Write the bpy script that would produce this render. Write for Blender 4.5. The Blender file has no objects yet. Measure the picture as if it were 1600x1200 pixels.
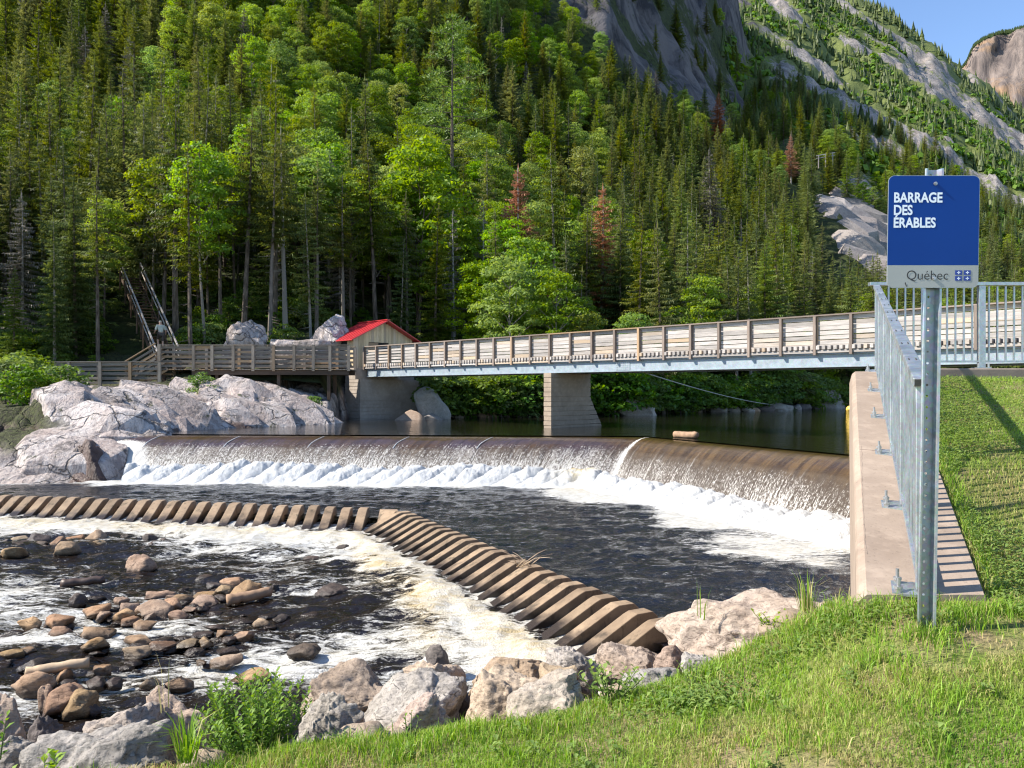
import bpy, math, random
import numpy as np
from mathutils import Vector, Matrix
random.seed(7)
SC = bpy.context.scene
COL = SC.collection
# ------------------------------------------------------------------ camera, sky, sun, exposure
F = 1200.0            # focal length in photo pixels (photo 1600 x 1200), horizon at row 610
cam_d = bpy.data.cameras.new('camera'); cam = bpy.data.objects.new('camera', cam_d); COL.objects.link(cam)
cam_d.sensor_fit = 'HORIZONTAL'; cam_d.sensor_width = 36.0; cam_d.lens = 27.0
cam_d.shift_y = 10.0 / 1600.0
cam_d.clip_start = 0.1; cam_d.clip_end = 8000
cam.location = (0, 0, 0); cam.rotation_euler = (math.radians(90), 0, 0)
SC.camera = cam
SUN_TO = Vector((-1.0, -0.13, 0.86)).normalized()          # towards the sun: from the left, a little behind
world = bpy.data.worlds.new('World'); SC.world = world; world.use_nodes = True
wn = world.node_tree; wn.nodes.clear()
w_out = wn.nodes.new('ShaderNodeOutputWorld'); w_bg = wn.nodes.new('ShaderNodeBackground'); w_sky = wn.nodes.new('ShaderNodeTexSky')
w_sky.sky_type = 'NISHITA'; w_sky.sun_disc = False
w_sky.sun_elevation = math.asin(SUN_TO.z); w_sky.sun_rotation = math.atan2(SUN_TO.x, SUN_TO.y)
w_sky.altitude = 300; w_sky.air_density = 0.85; w_sky.dust_density = 0.05; w_sky.ozone_density = 3.0
w_bg.inputs['Strength'].default_value = 0.14
wn.links.new(w_sky.outputs[0], w_bg.inputs[0]); wn.links.new(w_bg.outputs[0], w_out.inputs[0])
sun_d = bpy.data.lights.new('sun', 'SUN'); sun_d.energy = 5.0; sun_d.angle = math.radians(0.53); sun_d.color = (1.0, 0.93, 0.82)
sun = bpy.data.objects.new('sun', sun_d); COL.objects.link(sun)
sun.rotation_euler = SUN_TO.to_track_quat('Z', 'Y').to_euler()
SC.view_settings.view_transform = 'Standard'; SC.view_settings.look = 'None'
SC.view_settings.exposure = 1.02; SC.view_settings.gamma = 1.0; SC.view_settings.use_curve_mapping = False
SC.cycles.max_bounces = 5; SC.cycles.diffuse_bounces = 3; SC.cycles.glossy_bounces = 2
SC.cycles.transmission_bounces = 3; SC.cycles.transparent_max_bounces = 4
SC.cycles.caustics_reflective = False; SC.cycles.caustics_refractive = False
SC.cycles.use_denoising = True
SC.cycles.filter_width = 1.2
SC.cycles.sample_clamp_indirect = 6.0

# ------------------------------------------------------------------ numeric helpers
def P(px, py, d):
    """world point from a photo pixel measured at depth d (used only to write down measured places)"""
    return Vector(((px - 800.0) / F * d, d, (610.0 - py) / F * d))
def smooth(a, b, x):
    t = np.clip((np.asarray(x, float) - a) / (b - a), 0, 1); return t * t * (3 - 2 * t)
def _hash(ix, iy, iz, seed):
    h = (ix.astype(np.int64) * 374761393 + iy.astype(np.int64) * 668265263 + iz.astype(np.int64) * 2147483647 + seed * 1274126177) & 0xffffffff
    h = ((h ^ (h >> 13)) * 1274126177) & 0xffffffff
    h = ((h ^ (h >> 16)) * 2246822519) & 0xffffffff
    return ((h ^ (h >> 15)) & 0xffffff) / float(0xffffff)
def vnoise(x, y, z=0.0, seed=0):
    x, y, z = np.broadcast_arrays(np.asarray(x, float), np.asarray(y, float), np.asarray(z, float))
    ix, iy, iz = np.floor(x), np.floor(y), np.floor(z)
    fx, fy, fz = x - ix, y - iy, z - iz
    fx = fx * fx * (3 - 2 * fx); fy = fy * fy * (3 - 2 * fy); fz = fz * fz * (3 - 2 * fz)
    r = 0
    for a in (0, 1):
        for b in (0, 1):
            for c in (0, 1):
                w = (fx if a else 1 - fx) * (fy if b else 1 - fy) * (fz if c else 1 - fz)
                r = r + w * _hash(ix + a, iy + b, iz + c, seed)
    return r * 2 - 1
def fbm(x, y, z=0.0, octs=4, seed=0, gain=0.5):
    r = 0; a = 1.0; f = 1.0
    for i in range(octs):
        r = r + a * vnoise(np.asarray(x) * f, np.asarray(y) * f, np.asarray(z) * f, seed + i * 17); a *= gain; f *= 2.03
    return r
def ridged(x, y, z=0.0, octs=4, seed=0):
    r = 0; a = 1.0; f = 1.0
    for i in range(octs):
        r = r + a * (1 - 2 * np.abs(vnoise(np.asarray(x) * f, np.asarray(y) * f, np.asarray(z) * f, seed + i * 13))); a *= 0.5; f *= 2.1
    return r
def worley_cells(x, y, seed=0):
    """distance to nearest and second nearest jittered cell point, and the cell's own random number"""
    x = np.asarray(x, float); y = np.asarray(y, float)
    ix, iy = np.floor(x), np.floor(y)
    d1 = np.full(x.shape, 9.0); d2 = np.full(x.shape, 9.0); idd = np.zeros(x.shape); vx = np.zeros(x.shape); vy = np.zeros(x.shape)
    for a in (-1, 0, 1):
        for b in (-1, 0, 1):
            cx = ix + a; cy = iy + b; z0 = np.zeros_like(cx)
            qx = cx + _hash(cx, cy, z0, seed); qy = cy + _hash(cx, cy, z0 + 1, seed)
            d = np.hypot(x - qx, y - qy)
            near = d < d1
            d2 = np.where(near, d1, np.minimum(d2, d)); idd = np.where(near, _hash(cx, cy, z0 + 2, seed), idd); d1 = np.where(near, d, d1); vx = np.where(near, x - qx, vx); vy = np.where(near, y - qy, vy)
    worley_cells.local = (vx, vy)
    return d1, d2, idd
def poly_dist(X, Y, pts):
    """unsigned distance from points to a polyline"""
    best = np.full(np.shape(X), 1e9)
    for (ax, ay), (bx, by) in zip(pts[:-1], pts[1:]):
        dx, dy = bx - ax, by - ay; L2 = dx * dx + dy * dy
        t = np.clip(((X - ax) * dx + (Y - ay) * dy) / L2, 0, 1)
        best = np.minimum(best, np.hypot(X - ax - t * dx, Y - ay - t * dy))
    return best
def inside(X, Y, poly):
    r = np.zeros(np.shape(X), bool); n = len(poly)
    for i in range(n):
        x1, y1 = poly[i]; x2, y2 = poly[(i + 1) % n]
        if y1 == y2: continue
        c = ((y1 > Y) != (y2 > Y)) & (X < (x2 - x1) * (Y - y1) / (y2 - y1) + x1)
        r ^= c
    return r

# ------------------------------------------------------------------ object helpers
def tag(o, label=None, cat=None, group=None, kind=None):
    if label: o['label'] = label
    if cat: o['category'] = cat
    if group: o['group'] = group
    if kind: o['kind'] = kind
    return o
def empty(name, loc, label=None, cat=None, group=None):
    o = bpy.data.objects.new(name, None); COL.objects.link(o); o.location = loc; o.empty_display_size = 0.2
    return tag(o, label, cat, group)
def link(name, me, parent=None, loc=None):
    o = bpy.data.objects.new(name, me); COL.objects.link(o)
    if parent: o.parent = parent
    if loc is not None: o.location = loc
    return o
def np_mesh(name, V, Fc, mat=None, smooth_shade=False, uv=None, attrs=None):
    """mesh from an array of vertices and an (n,3) or (n,4) array of faces, or a list of such arrays"""
    me = bpy.data.meshes.new(name)
    V = np.asarray(V, np.float32).reshape(-1, 3)
    fl = [np.asarray(f, np.int32) for f in (Fc if isinstance(Fc, list) else [Fc])]
    fl = [f for f in fl if len(f)]
    loops = np.concatenate([f.ravel() for f in fl]); tot = np.concatenate([np.full(len(f), f.shape[1], np.int32) for f in fl])
    start = np.concatenate([[0], np.cumsum(tot)[:-1]]).astype(np.int32)
    me.vertices.add(len(V)); me.vertices.foreach_set('co', V.ravel())
    me.loops.add(len(loops)); me.loops.foreach_set('vertex_index', loops)
    me.polygons.add(len(tot)); me.polygons.foreach_set('loop_start', start); me.polygons.foreach_set('loop_total', tot)
    if smooth_shade: me.polygons.foreach_set('use_smooth', np.ones(len(tot), bool))
    if uv is not None:
        u = me.uv_layers.new(name='uv'); u.data.foreach_set('uv', np.asarray(uv, np.float32)[loops].ravel())
    for k, a in (attrs or {}).items():
        at = me.attributes.new(k, 'FLOAT', 'POINT'); at.data.foreach_set('value', np.asarray(a, np.float32).ravel())
    if mat: me.materials.append(mat)
    me.update(calc_edges=True); me.validate()
    return me
def grid_faces(nr, nc, keep=None):
    i = np.arange(nr * nc).reshape(nr, nc)
    f = np.stack([i[:-1, :-1], i[:-1, 1:], i[1:, 1:], i[1:, :-1]], -1).reshape(-1, 4)
    if keep is not None:
        k = keep.ravel(); f = f[k[f].all(1)]
    return f
class MB:
    """collects boxes, tubes and loose faces; build() links them as one mesh object"""
    def __init__(s): s.v = []; s.f = []
    def add(s, vs, fs):
        o = len(s.v); s.v += [tuple(v) for v in vs]; s.f += [tuple(o + i for i in f) for f in fs]
    def box(s, c, x, y, z):
        c, x, y, z = Vector(c), Vector(x), Vector(y), Vector(z)
        vs = [c + a * x + b * y + d * z for d in (-1, 1) for b in (-1, 1) for a in (-1, 1)]
        s.add(vs, [(0, 2, 3, 1), (4, 5, 7, 6), (0, 1, 5, 4), (2, 6, 7, 3), (0, 4, 6, 2), (1, 3, 7, 5)])
    def bar(s, a, b, w, h, up=(0, 0, 1)):
        a, b = Vector(a), Vector(b); x = (b - a) / 2; side = x.cross(Vector(up)).normalized(); u = side.cross(x).normalized()
        s.box((a + b) / 2, x, side * w / 2, u * h / 2)
    def tube(s, pts, rad, n=8, cap=True):
        pts = [Vector(p) for p in pts]; o = len(s.v); rings = []
        for i, p in enumerate(pts):
            t = (pts[min(i + 1, len(pts) - 1)] - pts[max(i - 1, 0)]).normalized()
            ref = Vector((0, 0, 1)) if abs(t.z) < 0.9 else Vector((1, 0, 0))
            a = t.cross(ref).normalized(); b = t.cross(a)
            r = rad[i] if isinstance(rad, (list, tuple)) else rad
            for k in range(n):
                th = 2 * math.pi * k / n; s.v.append(tuple(p + (a * math.cos(th) + b * math.sin(th)) * r))
        for i in range(len(pts) - 1):
            for k in range(n):
                k2 = (k + 1) % n; s.f.append((o + i * n + k, o + i * n + k2, o + (i + 1) * n + k2, o + (i + 1) * n + k))
        if cap:
            s.f.append(tuple(o + k for k in range(n))[::-1]); s.f.append(tuple(o + (len(pts) - 1) * n + k for k in range(n)))
    def build(s, name, mat, parent=None, bevel=0, smooth_shade=False):
        off = Vector(parent.matrix_basis.translation) if parent is not None and parent.parent is None else (Vector(parent.parent.matrix_basis.translation) if parent is not None else Vector((0, 0, 0)))
        me = bpy.data.meshes.new(name)
        me.from_pydata([(x - off.x, y - off.y, z - off.z) for x, y, z in s.v], [], s.f)
        if mat: me.materials.append(mat)
        if smooth_shade: me.polygons.foreach_set('use_smooth', [True] * len(me.polygons))
        me.update()
        o = link(name, me, parent)
        if bevel:
            m = o.modifiers.new('bevel', 'BEVEL'); m.width = bevel; m.segments = 2; m.limit_method = 'ANGLE'
        return o
_unit = {}
def unit_cube(mat):
    if mat.name not in _unit:
        b = MB(); b.box((0, 0, 0), (.5, 0, 0), (0, .5, 0), (0, 0, .5))
        me = bpy.data.meshes.new('piece_' + mat.name); me.from_pydata(b.v, [], b.f); me.materials.append(mat); me.update(); _unit[mat.name] = me
    return _unit[mat.name]
def piece(name, mat, a, b, w, h, parent, up=(0, 0, 1)):
    """one board, post or bar: a shared unit cube stretched from a to b (w across, h along 'up'); local x runs along it"""
    a, b = Vector(a), Vector(b); x = b - a; side = x.cross(Vector(up)).normalized(); u = side.cross(x).normalized()
    o = bpy.data.objects.new(name, unit_cube(mat)); COL.objects.link(o)
    off = Vector((0, 0, 0))
    if parent is not None:
        o.parent = parent; off = Vector(parent.location) if parent.parent is None else Vector(parent.parent.location)
    c = (a + b) / 2 - off; M = Matrix.Identity(4)
    for i in range(3):
        M[i][0] = x[i]; M[i][1] = side[i] * w; M[i][2] = u[i] * h; M[i][3] = c[i]
    o.matrix_basis = M
    return o

# ------------------------------------------------------------------ material helpers
class NT:
    def __init__(s, name):
        s.m = bpy.data.materials.new(name); s.m.use_nodes = True; s.t = s.m.node_tree; s.t.nodes.clear()
        s.out = s.t.nodes.new('ShaderNodeOutputMaterial')
    def n(s, typ, **kw):
        nd = s.t.nodes.new(typ)
        for k, v in kw.items(): setattr(nd, k, v)
        return nd
    def l(s, a, b): s.t.links.new(a, b)
    def put(s, sock, v):
        if isinstance(v, bpy.types.NodeSocket): s.l(v, sock)
        elif isinstance(v, (tuple, list)) and len(v) == 3 and sock.type == 'RGBA': sock.default_value = (*v, 1)
        else: sock.default_value = v
    def pos(s): return s.n('ShaderNodeNewGeometry').outputs['Position']
    def obj(s): return s.n('ShaderNodeTexCoord').outputs['Object']
    def uv(s): return s.n('ShaderNodeTexCoord').outputs['UV']
    def rnd(s): return s.n('ShaderNodeObjectInfo').outputs['Random']
    def attr(s, k): return s.n('ShaderNodeAttribute', attribute_name=k).outputs['Fac']
    def scale(s, v, sc, rot=(0, 0, 0), loc=(0, 0, 0)):
        m = s.n('ShaderNodeMapping'); s.l(v, m.inputs['Vector'])
        for k, q in (('Scale', sc), ('Rotation', rot), ('Location', loc)): s.put(m.inputs[k], q)
        return m.outputs[0]
    def noise(s, v, sc, det=4, rough=.55, dist=0.0, w=None):
        k = s.n('ShaderNodeTexNoise')
        if w is not None: k.noise_dimensions = '4D'; s.put(k.inputs['W'], w)
        s.l(v, k.inputs['Vector']); k.inputs['Scale'].default_value = sc; k.inputs['Detail'].default_value = det
        k.inputs['Roughness'].default_value = rough; k.inputs['Distortion'].default_value = dist
        return k.outputs['Fac']
    def voro(s, v, sc, feat='F1', out='Distance', rand=1.0):
        k = s.n('ShaderNodeTexVoronoi', feature=feat); s.l(v, k.inputs['Vector']); k.inputs['Scale'].default_value = sc
        k.inputs['Randomness'].default_value = rand
        return k.outputs[out]
    def ramp(s, f, stops, interp='LINEAR'):
        r = s.n('ShaderNodeValToRGB'); e = r.color_ramp.elements; r.color_ramp.interpolation = interp
        while len(e) < len(stops): e.new(0.5)
        for q, (p, c) in zip(e, stops):
            q.position = p; q.color = (*c, 1) if isinstance(c, (tuple, list)) else (c, c, c, 1)
        s.put(r.inputs[0], f); return r.outputs[0]
    def math(s, op, a, b=0.0, clamp=False):
        m = s.n('ShaderNodeMath', operation=op); m.use_clamp = clamp; s.put(m.inputs[0], a); s.put(m.inputs[1], b); return m.outputs[0]
    def mix(s, f, a, b, mode='MIX'):
        m = s.n('ShaderNodeMix', data_type='RGBA', blend_type=mode); s.put(m.inputs[0], f); s.put(m.inputs[6], a); s.put(m.inputs[7], b)
        return m.outputs[2]
    def maprange(s, f, a, b, c=0.0, d=1.0):
        m = s.n('ShaderNodeMapRange'); s.put(m.inputs[0], f)
        for i, v in zip((1, 2, 3, 4), (a, b, c, d)): s.put(m.inputs[i], v)
        return m.outputs[0]
    def hsv(s, c, h=.5, sat=1.0, v=1.0):
        k = s.n('ShaderNodeHueSaturation'); s.put(k.inputs['Color'], c)
        for q, x in (('Hue', h), ('Saturation', sat), ('Value', v)): s.put(k.inputs[q], x)
        return k.outputs[0]
    def bump(s, h, strength=.5, dist=.02, normal=None):
        b = s.n('ShaderNodeBump'); s.put(b.inputs['Height'], h); b.inputs['Strength'].default_value = strength; b.inputs['Distance'].default_value = dist
        if normal is not None: s.l(normal, b.inputs['Normal'])
        return b.outputs[0]
    def principled(s, col, rough=.6, metal=0.0, normal=None, spec=.5):
        p = s.n('ShaderNodeBsdfPrincipled'); s.put(p.inputs['Base Color'], col); s.put(p.inputs['Roughness'], rough)
        s.put(p.inputs['Metallic'], metal); s.put(p.inputs['Specular IOR Level'], spec)
        if normal is not None: s.l(normal, p.inputs['Normal'])
        return p.outputs[0]
    def done(s, sh): s.l(sh, s.out.inputs['Surface']); return s.m
M = {}
def plain(name, col, rough=.6, metal=0.0, var=.12, sc=6.0, bump=.2, spec=.5):
    k = NT(name); p = k.pos(); n = k.noise(p, sc, 5, .6)
    c = k.mix(k.maprange(n, .3, .7), tuple(x * (1 - var) for x in col), tuple(min(1, x * (1 + var)) for x in col))
    M[name] = k.done(k.principled(c, rough, metal, k.bump(k.noise(p, sc * 8, 3), bump, .004), spec)); return M[name]
# ------------------------------------------------------------------ materials
def wood(name, base, dark, warm, warm_amt=.25):
    k = NT(name); o = k.obj(); r = k.rnd()
    off = k.n('ShaderNodeCombineXYZ'); k.put(off.inputs[0], k.math('MULTIPLY', r, 37.0)); k.put(off.inputs[1], k.math('MULTIPLY', r, 91.0))
    va = k.n('ShaderNodeVectorMath', operation='ADD'); k.l(o, va.inputs[0]); k.l(off.outputs[0], va.inputs[1]); v = va.outputs[0]
    grain = k.noise(k.scale(v, (1.2, 9, 9)), 2.2, 6, .65, .6)
    blot = k.noise(k.scale(v, (1.5, 1.2, 1.2)), 1.6, 3)
    c = k.mix(k.ramp(grain, [(.32, 0.0), (.62, 1.0)]), dark, base)
    c = k.mix(k.ramp(blot, [(.45, 0.0), (.7, .55)]), c, tuple(x * 1.25 for x in base))
    wsel = k.ramp(k.math('FRACT', k.math('MULTIPLY', r, 13.7)), [(1 - warm_amt - .12, 0.0), (1 - warm_amt + .12, .75)])
    c = k.mix(wsel, c, k.mix(grain, warm, tuple(min(1, x * 1.5) for x in warm)))
    c = k.hsv(c, .5, 1.0, k.maprange(k.math('FRACT', k.math('MULTIPLY', r, 7.3)), 0, 1, .72, 1.18))
    M[name] = k.done(k.principled(c, .85, 0, k.bump(grain, .5, .01), .25))
wood('weathered_wood', (.44, .405, .375), (.21, .19, .175), (.40, .285, .17), .07)
wood('post_wood', (.27, .215, .18), (.14, .11, .09), (.34, .22, .12), .05)
wood('walk_wood', (.27, .23, .185), (.11, .09, .072), (.33, .21, .11), .22)
wood('hut_wood', (.62, .50, .32), (.40, .315, .20), (.36, .30, .23), .25)
wood('beam_wood', (.115, .075, .05), (.05, .035, .025), (.15, .08, .04), .2)
def metal(name, col, rough, spangle=.12, met=.75):
    k = NT(name); p = k.pos()
    sp = k.voro(p, 55.0, 'F1', 'Color'); n = k.noise(p, 5.0, 4)
    c = k.mix(k.math('MULTIPLY', k.noise(p, 22.0, 3), .9), tuple(x * (1 - spangle * 2) for x in col), tuple(min(1, x * (1 + spangle)) for x in col))
    c = k.mix(.12, c, sp); c = k.hsv(c, .5, .8, k.maprange(n, .3, .7, .82, 1.12))
    M[name] = k.done(k.principled(c, k.maprange(n, .3, .7, rough - .08, rough + .12), met, k.bump(k.noise(p, 160.0, 2), .08, .002)))
metal('galvanised', (.45, .505, .53), .40, .2)
metal('galvanised_shaded', (.30, .35, .37), .46, .16)  # darker copy for the sign post's recessed web, shade put into its colour
metal('girder_paint', (.20, .27, .325), .55, .08, .0)
plain('bolt_steel', (.42, .42, .42), .4, .8)
plain('dark_grey', (.06, .06, .06), .7)  # plain dark grey for the rail end cap, weld slots and sign scuff
# concrete: warm pinkish grey, form joints and stains
def concrete(name, col, dark, joint=0.0, stain=.3):
    k = NT(name); p = k.pos()
    big = k.noise(p, 1.3, 6, .62, .4); fine = k.noise(p, 38.0, 4, .7); mid = k.noise(p, 6.0, 5, .6)
    c = k.mix(k.ramp(big, [(.35, 0.0), (.7, 1.0)]), dark, col)
    c = k.mix(k.math('MULTIPLY', k.ramp(mid, [(.5, 0.0), (.66, 1.0)]), stain), c, tuple(min(1, x * 1.3) for x in col))
    c = k.mix(k.ramp(fine, [(.30, .5), (.42, 0.0)]), c, tuple(x * .45 for x in dark))
    h = k.math('ADD', k.math('MULTIPLY', fine, .35), k.math('MULTIPLY', mid, .65))
    M[name] = k.done(k.principled(c, .88, 0, k.bump(h, .45, .012), .25))
concrete('wall_concrete', (.355, .28, .22), (.26, .20, .155), stain=.45)
concrete('pier_concrete', (.37, .295, .225), (.26, .205, .155))
concrete('abutment_concrete', (.40, .345, .30), (.28, .24, .205))
concrete('kerb_concrete', (.25, .20, .165), (.16, .13, .11))
# baffle blocks: tan dry tops, dark wet feet (wetness follows the water line)
k = NT('baffle_concrete'); p = k.pos(); sx = k.n('ShaderNodeSeparateXYZ'); k.l(p, sx.inputs[0])
n1 = k.noise(p, 3.0, 5, .6); n2 = k.noise(p, 45.0, 4, .7)
c = k.mix(k.ramp(n1, [(.3, 0.0), (.7, 1.0)]), (.19, .132, .085), (.335, .242, .156))
c = k.mix(k.ramp(n2, [(.30, .6), (.40, 0.0)]), c, (.09, .06, .045))
wl = k.math('ADD', sx.outputs[2], k.math('MULTIPLY', k.math('SUBTRACT', n1, .5), .34))
wet = k.maprange(wl, -3.14, -2.99, 1.0, 0.0)
c = k.mix(k.ramp(k.noise(k.scale(p, (1, 1, .4)), 5.0, 5, .7), [(.55, 0.0), (.66, .75)]), c, (.075, .06, .04))
c = k.hsv(c, .5, 1.0, k.maprange(k.rnd(), 0, 1, .80, 1.12))
c = k.mix(wet, c, (.038, .028, .022))
M['baffle_concrete'] = k.done(k.principled(c, k.maprange(wet, 0, 1, .88, .3), 0, k.bump(n2, .5, .012), .35))

# rocks
def rock(name, a, b, c_, spk=.5, sc=1.0, wetline=None, rough=.85):
    k = NT(name); r = k.rnd(); o = k.obj(); p = k.pos()
    va = k.n('ShaderNodeVectorMath', operation='ADD'); k.l(p, va.inputs[0])
    of = k.n('ShaderNodeCombineXYZ'); k.put(of.inputs[0], k.math('MULTIPLY', r, 53.0)); k.put(of.inputs[2], k.math('MULTIPLY', r, 31.0)); k.l(of.outputs[0], va.inputs[1]); v = va.outputs[0]
    n1 = k.noise(v, 2.6 * sc, 6, .6, .5); n2 = k.noise(v, 30.0 * sc, 5, .72); n3 = k.noise(k.scale(v, (1, 1, 2.4), (.5, .3, 0)), 9.0 * sc, 5, .65, .8)
    c = k.mix(k.ramp(n1, [(.32, 0.0), (.66, 1.0)]), a, b)
    c = k.mix(k.ramp(n3, [(.50, 0.0), (.64, .8)]), c, c_)
    c = k.mix(k.math('MULTIPLY', k.ramp(n2, [(.30, 1.0), (.46, 0.0)]), spk), c, tuple(x * .22 for x in a))
    c = k.mix(k.math('MULTIPLY', k.ramp(n2, [(.60, 0.0), (.72, 1.0)]), spk * .7), c, tuple(min(.85, x * 1.5) for x in b))
    c = k.hsv(c, k.maprange(k.math('FRACT', k.math('MULTIPLY', r, 9.1)), 0, 1, .485, .515), k.maprange(r, 0, 1, .75, 1.15), k.maprange(k.math('FRACT', k.math('MULTIPLY', r, 5.7)), 0, 1, .78, 1.15))
    ro = rough
    if wetline is not None:
        sx = k.n('ShaderNodeSeparateXYZ'); k.l(p, sx.inputs[0])
        wl = k.math('ADD', sx.outputs[2], k.math('MULTIPLY', k.math('SUBTRACT', n1, .5), .16))
        wet = k.maprange(wl, wetline - .02, wetline + .06, 1.0, 0.0)
        c = k.mix(k.math('MULTIPLY', wet, .78), c, (.016, .011, .008)); ro = k.maprange(wet, 0, 1, rough, .25)
    h = k.math('ADD', k.math('MULTIPLY', n2, .35), k.math('ADD', k.math('MULTIPLY', n3, .9), n1))
    ck = k.voro(k.scale(v, (1, 1, 1.6), (.4, .2, .3)), 3.1 * sc, 'DISTANCE_TO_EDGE', 'Distance'); cm = k.math('MULTIPLY', k.ramp(ck, [(.0, 1.0), (.022, 0.0)]), k.ramp(n1, [(.58, 0.0), (.64, .7)]))
    c = k.mix(cm, c, tuple(x * .2 for x in a)); h = k.math('SUBTRACT', h, k.math('MULTIPLY', cm, .8))
    M[name] = k.done(k.principled(c, ro, 0, k.bump(h, .95, .028 / sc), .3))
rock('boulder_pink', (.31, .235, .175), (.43, .345, .275), (.20, .15, .115), .9, 2.0)
rock('boulder_grey', (.27, .24, .205), (.42, .38, .335), (.165, .15, .13), 1.0, 2.1)
rock('boulder_brown', (.28, .185, .11), (.42, .30, .20), (.23, .155, .10), .55, 1.7)
rock('boulder_dark', (.11, .095, .09), (.18, .155, .14), (.08, .07, .065), .4, 1.7)
rock('river_rock', (.25, .155, .085), (.38, .255, .155), (.175, .11, .064), .5, 1.6, -3.35)
rock('river_rock_dark', (.06, .045, .038), (.12, .085, .065), (.045, .035, .03), .4, 1.3, -3.33, .55)
rock('white_rock', (.36, .345, .335), (.47, .455, .45), (.20, .19, .185), .8, .45)
# cliff bank: pale granite with dark cracks and a stained wet foot; cell cracks come with the mesh (attr 'crack')
k = NT('bank_rock'); p = k.pos(); sx = k.n('ShaderNodeSeparateXYZ'); k.l(p, sx.inputs[0])
n1 = k.noise(p, .55, 6, .6, .5); n2 = k.noise(p, 9.0, 5, .7); n3 = k.noise(k.scale(p, (1.4, 1.4, .5), (.3, .5, 0)), 2.2, 6, .68, 1.0)
c = k.mix(k.ramp(n1, [(.36, 0.0), (.6, 1.0)]), (.40, .315, .275), (.54, .485, .455))
c = k.mix(k.ramp(n3, [(.50, 0.0), (.62, .75)]), c, (.20, .17, .165))
c = k.mix(k.ramp(n3, [(.30, .8), (.41, 0.0)]), c, (.54, .51, .49))
c = k.mix(k.ramp(n2, [(.32, .7), (.46, 0.0)]), c, (.13, .10, .095))
wp = k.n('ShaderNodeVectorMath', operation='ADD'); k.l(p, wp.inputs[0]); nz = k.n('ShaderNodeTexNoise'); k.l(p, nz.inputs['Vector']); nz.inputs['Scale'].default_value = 1.2; nz.inputs['Detail'].default_value = 4
k.l(nz.outputs['Color'], wp.inputs[1])
ce = k.voro(k.scale(wp.outputs[0], (.55, .8, 1.0), (.5, .45, .3)), 1.0, 'DISTANCE_TO_EDGE'); ce2 = k.voro(k.scale(wp.outputs[0], (1.6, 1.3, 2.2), (.2, .6, .1)), 1.0, 'DISTANCE_TO_EDGE')
cl = k.math('MULTIPLY', k.ramp(ce, [(.0, 1.0), (.03, 0.0)]), k.ramp(n1, [(.44, 0.0), (.54, 1.0)]))
c = k.mix(k.ramp(k.noise(k.scale(p, (1.0, 1.0, .35)), .9, 5, .7, .5), [(.54, 0.0), (.64, .8)]), c, (.11, .095, .088))
c = k.mix(k.ramp(k.noise(p, 1.7, 6, .7), [(.60, 0.0), (.66, .85)]), c, (.045, .055, .022))
c = k.hsv(c, .5, 1.0, k.maprange(k.rnd(), 0, 1, .82, 1.12))
c = k.mix(k.math('MULTIPLY', cl, .75), c, (.06, .05, .046))
c = k.mix(k.attr('crack'), c, (.035, .03, .028))
c = k.mix(k.attr('soil'), c, k.mix(k.ramp(n2, [(.4, 0.0), (.6, 1.0)]), (.035, .032, .018), (.075, .085, .028)))
c = k.mix(k.attr('wetfoot'), c, (.085, .045, .034))
M['bank_rock'] = k.done(k.principled(c, k.maprange(k.attr('wetfoot'), 0, 1, .85, .4), 0, k.bump(k.math('SUBTRACT', k.math('ADD', n2, k.math('MULTIPLY', n3, 2.0)), k.math('MULTIPLY', cl, 1.2)), .9, .09), .3))
# hillside: dark forest floor; bare granite where attr 'bare' says so
k = NT('hill_ground'); p = k.pos()
n1 = k.noise(p, .06, 6, .62, .3); n2 = k.noise(p, .9, 6, .68); n3 = k.noise(k.scale(p, (1, 1, .38), (.25, .5, .2)), .11, 7, .68, 1.2)
fl = k.mix(k.ramp(n2, [(.35, 0.0), (.65, 1.0)]), (.018, .022, .009), (.05, .065, .018))
rk = k.mix(k.ramp(n3, [(.36, 0.0), (.6, 1.0)]), (.14, .128, .122), (.36, .325, .30))
rk = k.mix(k.ramp(n2, [(.38, .8), (.54, 0.0)]), rk, (.085, .08, .078))
rk = k.mix(k.ramp(n1, [(.50, 0.0), (.62, .45)]), rk, (.38, .31, .265))
gr = k.mix(k.ramp(n2, [(.35, 0.0), (.65, 1.0)]), (.075, .105, .028), (.19, .215, .07))
bare = k.math('ADD', k.attr('bare'), k.math('MULTIPLY', k.math('SUBTRACT', k.noise(k.scale(p, (1, 1, .5), (.2, .3, .4)), .10, 8, .78, .8), .5), 2.2))
c = k.mix(k.attr('meadow'), fl, gr)
rk = k.mix(k.attr('cliff_shade'), rk, k.mix(k.ramp(n3, [(.38, 0.0), (.58, 1.0)]), (.028, .027, .031), (.125, .115, .118)))  # cliff region: shade put into the rock colour by a darker mix
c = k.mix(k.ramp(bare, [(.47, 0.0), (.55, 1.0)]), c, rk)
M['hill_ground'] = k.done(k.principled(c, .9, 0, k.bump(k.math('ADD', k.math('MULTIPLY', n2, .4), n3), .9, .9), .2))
k = NT('far_cliff'); p = k.pos()
n1 = k.noise(p, .012, 6, .65, .5); n3 = k.noise(k.scale(p, (1, 1, .25), (.1, .2, 0)), .035, 7, .7, 1.0)
rk = k.mix(k.ramp(n3, [(.36, 0.0), (.62, 1.0)]), (.09, .075, .072), (.235, .19, .165))
rk = k.mix(k.ramp(n1, [(.5, 0.0), (.6, .7)]), rk, (.32, .20, .11))
c = k.mix(k.attr('meadow'), rk, (.035, .06, .022))
M['far_cliff'] = k.done(k.principled(c, .95, 0, k.bump(n3, .9, 6.0), .1))
rock('talus_stone', (.23, .20, .185), (.34, .305, .28), (.15, .135, .13), .4, .3)

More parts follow.
